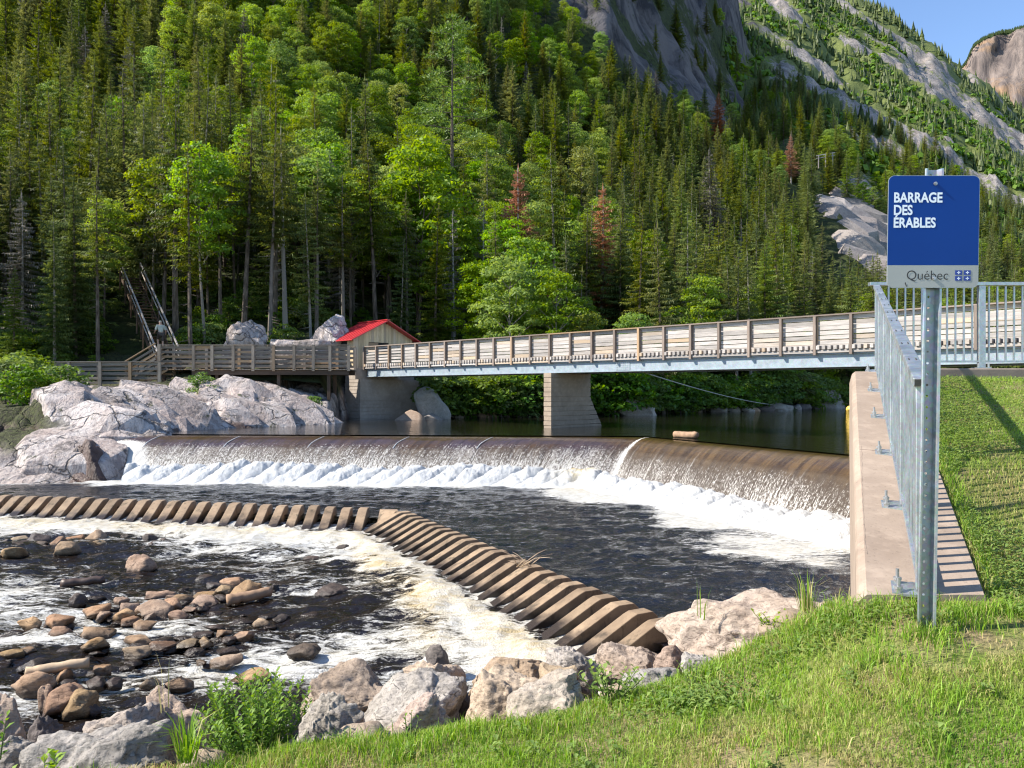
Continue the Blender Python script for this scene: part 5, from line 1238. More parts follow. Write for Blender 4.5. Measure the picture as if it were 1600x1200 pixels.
def outcrop(label, pts, seed, size, mat):
    """bare rock breaking out of the slope: jointed slabs set into the ground at measured bearings"""
    r_ = np.random.RandomState(seed); q0 = pts[0]; root = None
    for j, (px, D) in enumerate(pts):
        x = (px - 800) / F * D; z = float(hill(x, D))
        if root is None: root = empty('rock_outcrop', (x, D, z), label, 'rock outcrop')
        s_ = size * r_.uniform(.7, 1.25); slab_piece(Vector((x, D, z + s_ * .05)) - Vector(root.location), s_ * 1.3, s_ * .9, s_ * .6, (.75 + r_.uniform(-.1, .1), .45 + r_.uniform(-.1, .1), -.2 + r_.uniform(-.2, .2)), seed * 50 + j, mat, root)
outcrop('pale bare rock outcrop among the trees left of the sign', [(1300, 178), (1322, 176), (1345, 172), (1366, 170), (1384, 166), (1312, 168), (1336, 164), (1358, 160), (1378, 156), (1330, 156), (1352, 150), (1374, 146), (1294, 186), (1318, 186), (1342, 182), (1365, 179), (1350, 190), (1375, 190), (1325, 195)], 31, 5.2, 'talus_stone')
# talus on the slope: uncountable
r = np.random.RandomState(15); vs, fs, o_ = [], [], 0
for i in range(900):
    a = r.uniform(-1, 1); px = 1362 + a * 88 + r.normal() * 6; py = 230 + a * 26 + r.normal() * 11; D = 235 + (330 - py) * .55 + r.normal() * 8
    x = (px - 800) / F * D; z = float(hill(x, D)); s = r.uniform(.5, 1.7)
    V, Fc = rock_verts(700 + i % 25, 3, s, s * .9, s * .7, cuts=8); vs.append(V[:, :] + (x, D, z + .3)); fs.append(Fc + o_); o_ += len(V)
    if len(vs) > 420: break
tag(link('talus', np_mesh('talus', np.concatenate(vs), np.concatenate(fs), M['talus_stone'], False)), 'pale talus blocks spilled across the mountain slope', kind='stuff')

# logs
def log(name, a, b, r0, r1, mat, label, seed):
    rr = random.Random(seed); a, b = Vector(a), Vector(b); n = 10; m = MB()
    side = (b - a).cross(UP).normalized()
    pts = [a + (b - a) * i / n + side * rr.uniform(-.012, .012) + UP * rr.uniform(-.01, .01) for i in range(n + 1)]
    m.tube(pts, [r0 + (r1 - r0) * i / n + rr.uniform(-.006, .006) for i in range(n + 1)], 12)
    o = m.build(name, M[mat], None, 0, True); return tag(o, label, 'log')
def onw(px, py, z): 
    D = -z * F / (py - 610); return Vector(((px - 800) / F * D, D, z))
log('log', onw(97, 912, -3.33), onw(163, 905, -3.30), .075, .07, 'log_dark', 'dark wet log floating in the rapids at left', 1)
log('log', onw(40, 1050, -3.27), onw(139, 1034, -3.22), .055, .06, 'log_pale', 'pale peeled log lying on rocks at lower left', 2)
log('log', onw(355, 938, -3.30), onw(424, 924, -3.26), .09, .075, 'log_wood', 'brown log leaning on the largest rock of the rock bar', 3)
log('log', onw(775, 972, -3.28), onw(818, 965, -3.25), .05, .06, 'log_red', 'short reddish log caught below the baffle blocks', 4)
log('log', (5.72, 26.9, -1.55), (6.28, 26.1, -1.52), .12, .115, 'log_wood', 'short cut log resting on the weir crest', 5)
# thin dead branches snagged on the blocks
r = random.Random(4); sn = MB(); c = onw(820, 886, -2.75)
for i in range(9):
    d = Vector((r.uniform(-.5, .5), r.uniform(-.2, .2), r.uniform(.02, .3))); sn.tube([c + Vector((r.uniform(-.15, .15), 0, 0)), c + d * .6 + UP * .05, c + d], [.008, .006, .003], 5)
tag(sn.build('snagged_branch', M['log_pale']), 'thin pale dead branches snagged on the baffle blocks', 'branch')
# buoy and its rope
b = MB(); V, Fc = ICO[3]; c = onw(1329, 642, -1.62)
me = np_mesh('buoy', V * (.34, .34, .30), Fc, M['buoy_yellow'], True); bo = empty('buoy', c, 'yellow buoy floating beside the far end of the wall', 'buoy'); link('float', me, bo, (0, 0, .12))
b = MB(); b.tube([c + UP * .38, c + UP * .52], .05, 8); b.build('eye', M['bolt_steel'], bo)
b = MB(); A_ = bridge_at(31.0, .80, 1.0); B_ = onw(1250, 634, -1.6)
b.tube([A_ + (B_ - A_) * t - UP * 2.0 * t * (1 - t) * .9 for t in np.linspace(0, 1, 20)], .022, 5)
tag(b.build('cable', M['rope'], None), 'thin pale cable sagging from the bridge to the far shore', 'cable')
# ================================================================== TREES
class TB:
    """numpy collector for foliage: triangles/quads with a tint per vertex"""
    def __init__(s): s.V = []; s.T = []; s.Q = []; s.tint = []; s.n = 0
    def tris(s, P_, tint):            # P_: (n,3,3)
        n = len(P_); s.V.append(P_.reshape(-1, 3)); s.T.append(np.arange(n * 3).reshape(-1, 3) + s.n); s.tint.append(np.repeat(tint, 3)); s.n += n * 3
    def quads(s, P_, tint):           # P_: (n,4,3)
        n = len(P_); s.V.append(P_.reshape(-1, 3)); s.Q.append(np.arange(n * 4).reshape(-1, 4) + s.n); s.tint.append(np.repeat(tint, 4)); s.n += n * 4
    def mesh(s, name, mat):
        fl = ([np.concatenate(s.T)] if s.T else []) + ([np.concatenate(s.Q)] if s.Q else [])
        return np_mesh(name, np.concatenate(s.V), fl, mat, False, None, {'tint': np.clip(np.concatenate(s.tint), 0, 1)})
def unitv(a): return a / (np.linalg.norm(a, axis=-1, keepdims=True) + 1e-9)
def trunk_mesh(name, h, r, mat, seed, limbs=(), bend=.02, bare_branches=0):
    rr = random.Random(seed); b = MB(); n = 8; ox = oy = 0; pts = []
    for i in range(n + 1):
        pts.append((ox, oy, h * i / n - (.6 if i == 0 else 0))); ox += rr.uniform(-1, 1) * bend * h / n; oy += rr.uniform(-1, 1) * bend * h / n
    b.tube(pts, [max(.012, r * (1 - .93 * i / n)) for i in range(n + 1)], 6)
    for a, c, r0 in limbs:
        a, c = Vector(a), Vector(c); m = (a + c) / 2 + Vector((rr.uniform(-.2, .2), rr.uniform(-.2, .2), .15)); b.tube([a, m, c], [r0, r0 * .65, r0 * .25], 4, False)
    for i in range(bare_branches):
        z = h * rr.uniform(.06, .6); a = rr.uniform(0, 6.28); L = rr.uniform(.3, 1.0) * h * .08
        b.tube([(0, 0, z), (math.cos(a) * L, math.sin(a) * L, z - L * .18)], [.02, .006], 3, False)
    me = bpy.data.meshes.new(name); me.from_pydata(b.v, [], b.f); me.materials.append(M[mat]); me.update(); return me
def spruce_mesh(name, h, rad, seed, mat, base=.1, dens=1.0, thin=1.0, droop=.32):
    r = np.random.RandomState(seed); tb = TB(); z = h * base; lean = 0
    while z < h * .985:
        t = (z - h * base) / (h * (1 - base)); L0 = rad * (1 - t) ** .82 * (.72 + .28 * min(1, t * 8)) + .12
        nb = max(4, int((8.5 - 3.0 * t) * dens))
        for k in range(nb):
            if r.rand() < .10 / max(dens, .4): continue
            a = 2 * math.pi * (k + r.rand()) / nb; L = L0 * r.uniform(.55, 1.12); dr = droop * r.uniform(.5, 1.4) * (1 - .75 * t)
            d = np.array((math.cos(a), math.sin(a), 0)); sd = np.array((-d[1], d[0], 0)); zz = z + r.uniform(-.1, .1)
            m = 8 if L > 1.2 else (6 if L > .6 else 4); s = np.linspace(.05, 1, m + 1)
            c = d * (s * L)[:, None] + np.array((0, 0, 1)) * (zz - dr * L * (s ** 1.1) + .16 * L * s ** 3)[:, None]
            wd = (.30 * L * (1 - s * .82) + .05) * thin
            tl = r.uniform(-.25, .25)
            tris = []; tn = []
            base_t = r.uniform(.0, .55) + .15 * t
            for i in range(m):
                for q in (-1, 1):
                    w = wd[i] * r.uniform(.7, 1.25)
                    tip = c[i] + d * L * .20 + sd * q * w + np.array((0, 0, -w * (.32 + r.rand() * .35) + tl * q * w))
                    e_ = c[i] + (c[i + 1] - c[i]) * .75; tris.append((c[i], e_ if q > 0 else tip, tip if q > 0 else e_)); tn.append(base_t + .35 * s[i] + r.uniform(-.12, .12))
                    if r.rand() < .8:         # hanging spray under the bough
                        tip2 = c[i] + d * L * r.uniform(.05, .2) + sd * q * w * .5 - np.array((0, 0, .12 + .13 * L * r.rand()))
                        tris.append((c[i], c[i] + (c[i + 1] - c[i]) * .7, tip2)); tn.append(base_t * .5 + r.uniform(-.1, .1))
            tris.append((c[-2] + sd * .05, c[-1] + d * .12 * L, c[-2] - sd * .05)); tn.append(base_t + .45)
            tb.tris(np.array(tris), np.array(tn))
        z += (.34 - .12 * t) * r.uniform(.8, 1.2) * (h / 12) ** .5
    top = np.array([[(0.05, 0, h * .97), (-.05, .03, h * .97), (0, 0, h * 1.03)], [(0, .05, h * .97), (0, -.05, h * .97), (0, 0, h * 1.03)]]); tb.tris(top, np.array((.6, .6)))
    return tb.mesh(name, M[mat])
def broad_parts(h, rad, seed, mat, leafsz=.2, nclump=34, per=92, base=.28, squash=1.0, name='tree'):
    """crown of leaf clumps round limb ends; returns (trunk mesh, crown mesh)"""
    r = np.random.RandomState(seed); tb = TB(); limbs = []
    for i in range(nclump):
        u = (i + .5) / nclump; t = base + (1 - base) * (u ** .85); env = math.sin(math.pi * min(1, .12 + .80 * (t - base) / (1 - base))) ** .7
        a = i * 2.4 + r.uniform(-.5, .5); rr_ = rad * env * r.uniform(.35, .95) * squash
        c = np.array((math.cos(a) * rr_, math.sin(a) * rr_, h * t * .95 + r.uniform(-.3, .3)))
        cs = rad * r.uniform(.26, .44); n = int(per * r.uniform(.7, 1.3))
        dirs = unitv(r.normal(size=(n, 3))); dirs[:, 2] = np.where(dirs[:, 2] < -.35, -dirs[:, 2] * .5, dirs[:, 2])
        pos = c + dirs * (cs * (r.uniform(.45, 1.08, n) ** .6))[:, None] * (1.15, 1.15, .62)
        nrm = unitv(dirs * .7 + r.normal(size=(n, 3)) * .55 + (0, 0, .55)); ax = unitv(np.cross(nrm, r.normal(size=(n, 3)))); ay = np.cross(nrm, ax)
        sz = leafsz * r.uniform(.55, 1.25, n)[:, None]
        q = np.stack([pos - ax * sz * .75, pos + ay * sz * .42, pos + ax * sz * .75, pos - ay * sz * .42], 1)
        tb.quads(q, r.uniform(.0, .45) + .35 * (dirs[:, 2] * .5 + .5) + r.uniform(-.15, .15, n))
        if i % 2 == 0: limbs.append(((0, 0, max(h * base * .6, c[2] - rr_ * .9)), tuple(c), .035 * h / 8))
    return trunk_mesh('trunk', h * .9, .0072 * h + .025, 'bark', seed, limbs, .06), tb.mesh('crown', M[mat])
def pine_parts(h, rad, seed):
    r = np.random.RandomState(seed); tb = TB(); limbs = []
    for i in range(46):
        t = .35 + .63 * (i + .5) / 46; a = i * 2.4 + r.uniform(-.4, .4); L = rad * (1.05 - .75 * ((t - .35) / .65) ** 1.3) * r.uniform(.5, 1.1)
        for f in (.62, .95):
            c = np.array((math.cos(a) * L * f, math.sin(a) * L * f, h * t + .08 * L)); n = 44; dirs = unitv(r.normal(size=(n, 3)))
            pos = c + dirs * r.uniform(.2, 1, n)[:, None] * np.array((.62, .62, .22)); ax = unitv(dirs * (1, 1, .4) + (0, 0, .45)); ay = unitv(np.cross(ax, r.normal(size=(n, 3))))
            sz = r.uniform(.16, .34, n)[:, None]; tb.tris(np.stack([pos - ay * .05, pos + ax * sz, pos + ay * .05], 1), r.uniform(0, 1, n))
        limbs.append(((0, 0, h * t - .15), (math.cos(a) * L, math.sin(a) * L, h * t), .03))
    return trunk_mesh('trunk', h * .98, .2, 'bark', seed, limbs, .02), tb.mesh('crown', M['pine_needles'])
# library of kinds: (trunk mesh, crown mesh, natural height)
SPR = []
for i, (rad, base, dens, thin) in enumerate([(2.5, .06, 1.1, 1.1), (2.15, .10, 1.05, 1.05), (2.8, .05, 1.1, 1.15), (1.75, .20, .95, 1.0), (1.9, .30, .85, .95), (2.3, .16, .85, .95), (1.55, .50, .85, .95), (1.35, .42, .8, .9)]):
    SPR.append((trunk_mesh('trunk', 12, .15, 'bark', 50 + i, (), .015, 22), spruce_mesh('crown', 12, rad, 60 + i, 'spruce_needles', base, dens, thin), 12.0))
BRD = []
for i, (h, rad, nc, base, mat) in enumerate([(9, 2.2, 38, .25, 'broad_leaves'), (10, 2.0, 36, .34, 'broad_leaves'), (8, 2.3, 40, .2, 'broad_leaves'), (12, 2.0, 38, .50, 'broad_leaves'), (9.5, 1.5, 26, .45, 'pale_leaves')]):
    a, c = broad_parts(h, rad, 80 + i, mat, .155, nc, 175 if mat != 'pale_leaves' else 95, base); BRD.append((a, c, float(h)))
SHR = []
for i in range(3):
    a, c = broad_parts(2.6, 1.6, 95 + i, 'shrub_leaves', .17, 22, 70, .10, name='shrub'); SHR.append((a, c, 2.6))
RUST = (trunk_mesh('trunk', 10, .13, 'dead_bark', 31, (), .01, 30), spruce_mesh('crown', 10, 1.6, 32, 'rust_needles', .18, 1.05, 1.0, .4), 10.0)
GREY = (trunk_mesh('trunk', 10, .12, 'dead_bark', 33, (), .02, 70), spruce_mesh('crown', 10, 1.25, 34, 'grey_needles', .25, .62, .34, .25), 10.0)
PALE = (trunk_mesh('trunk', 10, .12, 'dead_bark', 35, (), .02, 40), spruce_mesh('crown', 10, 1.7, 36, 'grey_needles', .14, .95, .75, .4), 10.0)
PINE = (*pine_parts(17, 3.6, 38), 17.0)
def plant(kind, name, x, y, z, height, label, cat, group, rz, lean=(0, 0), fat=1.0):
    s = height / kind[2]; o = empty(name, (x, y, z), label, cat, group); o.scale = (s * fat, s * fat, s); o.rotation_euler = (lean[0], lean[1], rz)
    link('trunk', kind[0], o); link('crown', kind[1], o); return o
def ground_z(x, y):
    px = x / y * F + 800
    if y < 46.9 and -43 < x < -2.5:
        return max(float(bank_z(np.array([x]), np.array([y]))[0][0]), float(hill(x, y)) if y > 41.2 else -9)
    return float(hill(x, max(y, 41.3)))
NAMED = [  # px, py of the top, depth, height, kind, name, label
 (705, -5, 84, 17.0, PINE, 'pine_tree', 'tall open crowned pine standing above the other trees', 'tree'),
 (812, 258, 61, 11.0, RUST, 'dead_spruce', 'rusty brown dead spruce above the middle of the bridge', 'tree'),
 (939, 290, 66, 10.5, RUST, 'dead_spruce', 'narrow red dead spruce right of the rusty brown one', 'tree'),
 (711, 328, 57, 7.6, GREY, 'dead_spruce', 'bare grey dead spruce behind the hut and bridge end', 'tree'),
 (756, 310, 60, 8.6, GREY, 'dead_spruce', 'thin bare grey snag right of the bare grey spruce', 'tree'),
 (513, 232, 62, 13.5, GREY, 'dead_spruce', 'tall bare reddish grey snag above the boardwalk', 'tree'),
 (398, 215, 66, 15, GREY, 'dead_spruce', 'tall thinning snag with brown top above the white outcrop', 'tree'),
 (1115, 232, 112, 13, PALE, 'pale_spruce', 'pale grey spruce on the slope above the bridge', 'tree'),
 (1236, 165, 190, 8, RUST, 'dead_spruce', 'small rusty spruce high on the spur near the cliff', 'tree'),
 (1121, 86, 205, 10, RUST, 'dead_spruce', 'tiny red spruce on the dark cliff edge', 'tree'),
 (906, 186, 92, 9.5, BRD[4], 'birch_tree', 'slim pale leaved birch on the mid slope above the bridge', 'tree'),
 (655, 212, 60, 13.0, BRD[0], 'leafy_tree', 'large bright maple rising straight behind the hut', 'tree'),
 (20, 416, 42.6, 9.2, SPR[1], 'spruce', 'drooping spruce at the left edge standing by the lower boardwalk', 'tree'),
 (118, 278, 45.5, 12.6, SPR[0], 'spruce', 'large full spruce left of the hillside stair', 'tree'),
 (35, 300, 46.5, 11.0, PALE, 'pale_spruce', 'lichen grey spruce near the left edge', 'tree'),
 (968, 345, 62, 11.5, SPR[2], 'spruce', 'big broad spruce behind the bridge right of the pier', 'tree'),
 (745, 402, 53.0, 7.4, BRD[0], 'leafy_tree', 'bright young leafy tree just right of the hut', 'tree'),
 (800, 395, 49, 7.2, BRD[1], 'leafy_tree', 'bright leafy tree at the waterline above the pier', 'tree'),
 (1125, 400, 73, 10.5, SPR[0], 'spruce', 'upright spruce at the far shore below the pale spruce', 'tree'),
 (845, 440, 52, 6.2, SPR[2], 'spruce', 'small dark spruce right above the bridge pier', 'tree'),
]
placed = []
rt = np.random.RandomState(77)
for px, py, D, h, kd, nm, lab, cat in NAMED:
    x = (px - 800) / F * D; zt_ = (610 - py) / F * D; zg = ground_z(x, D); hh = max(h * .6, min(zt_ - zg, h * 1.5))
    plant(kd, nm, x, D, zg - .1, hh, lab, cat, None, rt.uniform(0, 6.28), (rt.uniform(-.03, .03), rt.uniform(-.03, .03)), 1.35 if kd is RUST else 1.0); placed.append((x, D, 1.2))
# candidates over the slope, nearest first; spacing grows with depth
cand = []
tries = 0
grid = {}
def free(x, y, d):
    c = (int(x // 4), int(y // 4))
    for a in (-1, 0, 1):
        for b_ in (-1, 0, 1):
            for (qx, qy, qd) in grid.get((c[0] + a, c[1] + b_), ()):
                if (qx - x) ** 2 + (qy - y) ** 2 < (.5 * (d + qd)) ** 2: return False
    return True
def put_grid(x, y, d): grid.setdefault((int(x // 4), int(y // 4)), []).append((x, y, d))
for x, y, d in placed: put_grid(x, y, 2.0)
shore_px = [-700, 0, 250, 500, 660, 700, 850, 1000, 1100, 1170, 1230, 1300, 1380, 1450, 1600, 1800, 2300]
shore_D = [42.6, 42.6, 43.6, 45.5, 46.8, 46.5, 48.5, 52, 58, 63, 67, 73, 77, 80, 84, 90, 95]
N = 26000
pu = rt.uniform(-330, 1760, N); du = np.exp(rt.uniform(math.log(42.5), math.log(330), N)); ku = rt.rand(N)
order = np.argsort(du)
allx = (pu - 800) / F * du; allz = hill(allx, du); allb = hill_bare(allx, du, allz)
hid = 610 - allz / du * F
for i in order:
    px, D = pu[i], du[i]; x = allx[i]
    if D < np.interp(px, shore_px, shore_D): continue
    if allb[i] > .42 + .2 * rt.rand() and rt.rand() > .16: continue
    if hid[i] < -75: continue
    # keep the stair clear
    if D < 54:
        tq = np.clip((D - 43.0) / 8.5, 0, 1); sx_ = -19.2 - 6.4 * tq
        if abs(x - sx_) < 1.25: continue
        if D < 52.5 and -12.5 < x < -1.8: continue
        if D < 46.6 and -17.6 < x < -8: continue
        if 165 < px < 292 and D < 52 - (px - 180) * .04: continue
    if D > 200 and 1180 < px < 1420 and rt.rand() < .45: continue
    if 1268 < px < 1396 and 105 < D < 192: continue
    if 838 < px < 1175 and 140 < D and hid[i] - 9.5 * F / D < np.interp(px, [870, 950, 1000, 1050, 1100, 1140, 1170], [30, 78, 100, 120, 138, 152, 168]) and rt.rand() > .2: continue
    if any(abs(px - n_[0]) < 17 and n_[2] - 32 < D < n_[2] + 1 and hid[i] - 15.0 * F / D < n_[1] + 70 for n_ in NAMED): continue
    sp = 1.85 + .0085 * D
    if not free(x, D, sp): continue
    put_grid(x, D, sp); cand.append((x, D, float(allz[i]), px))
print('tree spots', len(cand))
def pick(x, D, px, q, q2):
    """kind and height at a spot: leafy belts at the shore and in patches, spruce elsewhere"""
    py_ = 610 - float(hill(x, D)) / D * F
    leafy = .20 + .55 * float(vnoise(x * .05, D * .05, 0, 205)) + (.28 if D < np.interp(px, shore_px, shore_D) + 6 and px > 700 else 0) + (.30 if (380 < px < 950 and D > 72) else 0) - (.18 if px < 330 else 0) - (.30 if px < 640 and D < 64 else 0) - (.18 if px > 1000 and D > 95 else 0)
    if q < leafy: 
        k_ = int(q2 * 4.15); k_ = min(k_, 4)
        if px < 700 and D < 66: k_ = 3 if q2 < .8 else 1
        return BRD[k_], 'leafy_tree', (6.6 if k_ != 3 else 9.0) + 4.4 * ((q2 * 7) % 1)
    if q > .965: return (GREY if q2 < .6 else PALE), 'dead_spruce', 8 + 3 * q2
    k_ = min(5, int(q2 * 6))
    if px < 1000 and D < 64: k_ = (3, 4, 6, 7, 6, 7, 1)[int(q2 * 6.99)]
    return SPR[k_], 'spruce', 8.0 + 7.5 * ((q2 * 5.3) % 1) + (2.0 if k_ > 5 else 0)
marks = [(-1e9, 'beyond the left edge'), (0, 'near the left edge of the view'), (110, 'left of the hillside stair'), (200, 'around the hillside stair'), (300, 'above the upper boardwalk'), (400, 'above the white outcrops'), (500, 'just left of the hut'), (590, 'behind the red roof'), (680, 'right of the hut'), (770, 'left of the bridge pier'), (850, 'above the bridge pier'), (950, 'right of the pier'), (1050, 'above the log on the weir'), (1150, 'above the bridge right half'), (1250, 'left of the bare rock patch'), (1340, 'left of the sign'), (1400, 'behind the sign'), (1530, 'right of the sign')]
def where(px):
    w = marks[0][1]
    for a, t_ in marks:
        if px >= a: w = t_
    return w
vis = [c for c in cand if -70 < c[3] < 1670]
near = vis[:272]; nset = set(id(c) for c in near); rest = [c for c in cand if id(c) not in nset]
TREES = []
for c in near:
    x, D, z, px = c; q, q2 = rt.rand(), rt.rand(); kd, nm, h = pick(x, D, px, q, q2); zz = ground_z(x, D) - .15
    row = D - np.interp(px, shore_px, shore_D); rw_ = 'front row' if row < 3.5 else ('second row' if row < 8 else ('third row' if row < 13 else ('mid slope' if row < 22 else 'upper slope')))
    sz = 'small' if h < 8.2 else ('tall' if h > 10.6 else 'medium')
    adj = {'spruce': 'dark spruce', 'leafy_tree': 'leafy tree', 'dead_spruce': 'bare dead spruce'}[nm]
    if kd is BRD[4]: adj = 'slim pale birch'; nm = 'birch_tree'
    TREES.append((px, plant(kd, nm, x, D, zz, h, '%s %s, %s %s' % (sz, adj, rw_, where(px)), 'tree', 'trees on the wooded slope', rt.uniform(0, 6.28), (rt.uniform(-.04, .04), rt.uniform(-.04, .04)), rt.uniform(.85, 1.15))))
def count_off(lst):
    by = {}
    for px, o in lst: by.setdefault(o['label'], []).append((px, o))
    for l_, g_ in by.items():
        if len(g_) > 1:
            for j_, (px, o) in enumerate(sorted(g_, key=lambda t_: t_[0])): o['label'] = l_ + ', ' + ORD[j_] + ' from left'
count_off(TREES)
# everything farther up reads as one mass: instanced on points
def scatter(name, pts, rot, scl, idx, kinds, label):
    me = bpy.data.meshes.new(name); me.vertices.add(len(pts)); me.vertices.foreach_set('co', np.asarray(pts, np.float32).ravel())
    for k_, a, ty in (('rot', rot, 'FLOAT'), ('scl', scl, 'FLOAT'), ('kid', idx, 'INT')):
        at = me.attributes.new(k_, ty, 'POINT'); at.data.foreach_set('value', np.asarray(a, np.int32 if ty == 'INT' else np.float32))
    me.update(); o = link(name, me); tag(o, label, kind='stuff')
    ng = bpy.data.node_groups.new(name, 'GeometryNodeTree'); ng.interface.new_socket('Geometry', in_out='INPUT', socket_type='NodeSocketGeometry'); ng.interface.new_socket('Geometry', in_out='OUTPUT', socket_type='NodeSocketGeometry')
    gi = ng.nodes.new('NodeGroupInput'); go = ng.nodes.new('NodeGroupOutput'); jo = ng.nodes.new('GeometryNodeJoinGeometry'); L = ng.links.new
    def at(nm_, ty):
        n_ = ng.nodes.new('GeometryNodeInputNamedAttribute'); n_.data_type = ty; n_.inputs[0].default_value = nm_; return n_.outputs[0]
    ro = ng.nodes.new('ShaderNodeCombineXYZ'); L(at('rot', 'FLOAT'), ro.inputs[2]); kid = at('kid', 'INT'); sc2 = at('scl', 'FLOAT')
    for i, obs in enumerate(kinds):
        cmp = ng.nodes.new('FunctionNodeCompare'); cmp.data_type = 'INT'; cmp.operation = 'EQUAL'; L(kid, cmp.inputs[2]); cmp.inputs[3].default_value = i
        j2 = ng.nodes.new('GeometryNodeJoinGeometry')
        for ob in obs:
            oi = ng.nodes.new('GeometryNodeObjectInfo'); oi.inputs['Object'].default_value = ob; oi.transform_space = 'ORIGINAL'; L(oi.outputs['Geometry'], j2.inputs[0])
        ip = ng.nodes.new('GeometryNodeInstanceOnPoints'); L(gi.outputs[0], ip.inputs['Points']); L(cmp.outputs[0], ip.inputs['Selection']); L(j2.outputs[0], ip.inputs['Instance'])
        L(ro.outputs[0], ip.inputs['Rotation']); L(sc2, ip.inputs['Scale']); L(ip.outputs[0], jo.inputs[0])
    L(jo.outputs[0], go.inputs[0]); md = o.modifiers.new('scatter', 'NODES'); md.node_group = ng
    return o
def src(kind):
    """a placed tree's own trunk and crown serve as the pattern for the mass"""
    out = []
    for me in kind[:2]:
        out.append(next(o for o in bpy.data.objects if o.data is me))
    return out
KL = SPR + BRD + [GREY, PALE]; have = [k_ for k_ in KL if any(o.data is k_[0] for o in bpy.data.objects)]
pts, ro_, sc3, ki = [], [], [], []
for x, D, z, px in rest:
    q, q2 = rt.rand(), rt.rand(); kd, nm, h = pick(x, D, px, q, q2)
    j = next((i for i, k_ in enumerate(have) if k_ is kd), 0); pts.append((x, D, ground_z(x, D) - .15)); ro_.append(rt.uniform(0, 6.28)); sc3.append(h * .97 / have[j][2]); ki.append(j)
scatter('hillside_forest', pts, ro_, sc3, ki, [src(k_) for k_ in have], 'dense mixed forest covering the upper mountainside')
# shrubs along the far shore and in the understory
shn = 0; SHL = []
for i in range(60):
    px = 690 + (1335 - 690) * (i + rt.rand()) / 60; D = np.interp(px, shore_px, shore_D) - rt.uniform(.2, 2.0); x = (px - 800) / F * D
    z = ground_z(x, D)
    if z < Z_RES - .2: D += 1.2; x = (px - 800) / F * D; z = ground_z(x, D)
    SHL.append((px, plant(SHR[i % 3], 'shrub', x, D, max(z, Z_RES) - .15, rt.uniform(1.5, 3.3), 'leafy shrub over the far waterline ' + where(px), 'shrub', 'shrubs along the far waterline', rt.uniform(0, 6.28), (0, 0), rt.uniform(.9, 1.4))))
count_off(SHL)
for px, py, D, h, lab in [(75, 0, 33.5, 1.3, 'dense shrub on the rocks below the lower boardwalk'), (-10, 0, 36.5, 1.4, 'shrub at the left edge under the lower boardwalk'), (38, 0, 30.0, 1.5, 'shrub in a hollow of the left rock face'), (70, 0, 30.5, 1.2, 'small shrub right of the one in the rock hollow'), (8, 0, 32.0, 1.9, 'shrub at the very left above the rock hollow'), (40, 0, 34.5, 1.8, 'shrub halfway up the left bank below the walkway'), (92, 0, 34.5, 1.1, 'low shrub where the pale slabs begin on the left bank'), (385, 0, 45.2, 1.5, 'shrub between the white outcrops behind the boardwalk'), (445, 0, 45.8, 1.7, 'shrub left of the tall white outcrop'), (36, 570, 37.5, 2.1, 'bright green leafy shrub in front of the lower boardwalk'), (95, 660, 31.5, 1.7, 'small dark shrub growing from the left rock face'), (318, 622, 37.5, 1.2, 'small shrub on the rocks below the boardwalk'), (20, 640, 34, 2.2, 'shrub clinging to the rocks at the left edge'), (490, 600, 40, .8, 'tiny shrub in a crack of the pale rocks')]:
    x = (px - 800) / F * D; plant(SHR[shn % 3], 'shrub', x, D, ground_z(x, D) - .1, h, lab, 'shrub', None, rt.uniform(0, 6), (0, 0), 1.15); shn += 1
pts, ro_, sc3, ki = [], [], [], []
for i in range(1000):
    px = rt.uniform(-100, 1650); D = np.interp(px, shore_px, shore_D) + rt.exponential(9); x = (px - 800) / F * D
    if D < 54:
        sx_ = -19.2 - 6.4 * np.clip((D - 43.0) / 8.5, 0, 1)
        if abs(x - sx_) < 1.2: continue
        if D < 51 and -18.5 < x < -2.0: continue
        if 165 < px < 292 and D < 52: continue
    pts.append((x, D, ground_z(x, D) - .2)); ro_.append(rt.uniform(0, 6.28)); sc3.append(rt.uniform(.25, .7)); ki.append(rt.randint(3))
scatter('undergrowth', pts, ro_, sc3, ki, [src(k_) for k_ in SHR], 'tangled green undergrowth between the tree trunks')
# small far trees on the mountain: simple ragged cones joined
r = np.random.RandomState(9); N = 7000; px = r.uniform(1120, 1720, N); D = np.exp(r.uniform(math.log(250), math.log(900), N)); x = (px - 800) / F * D; z = hill(x, D); bq = hill_bare(x, D, z)
dens = .55 + .5 * vnoise(x * .02, D * .02, 0, 301); keep = (bq < .25 + .25 * r.rand(N)) & (r.rand(N) < np.clip(dens + .2, .1, 1)); x, D, z = x[keep], D[keep], z[keep]; n = len(x)
h = r.uniform(3.5, 9.5, n) * (1 + .25 * (D > 600)); rad = h * r.uniform(.15, .26, n); tb = TB(); tn = r.uniform(0, 1, n)
K = 6
for lay, (z0, z1, rs_) in enumerate([(.05, .55, 1.0), (.3, .8, .72), (.58, 1.03, .45)]):
    for k_ in range(K):
        a0 = 2 * math.pi * (k_ + lay * .5) / K; a1 = a0 + 2 * math.pi / K * .92; j1 = r.uniform(.7, 1.2, n); j2 = r.uniform(.7, 1.2, n)
        A = np.stack([x + np.cos(a0) * rad * rs_ * j1, D + np.sin(a0) * rad * rs_ * j1, z + h * (z0 - .06 * j1)], -1); B = np.stack([x + np.cos(a1) * rad * rs_ * j2, D + np.sin(a1) * rad * rs_ * j2, z + h * (z0 - .06 * j2)], -1); C_ = np.stack([x, D, z + h * z1], -1)
        tb.tris(np.stack([A, B, C_], 1), np.clip(tn + r.uniform(-.15, .15, n), 0, 1))
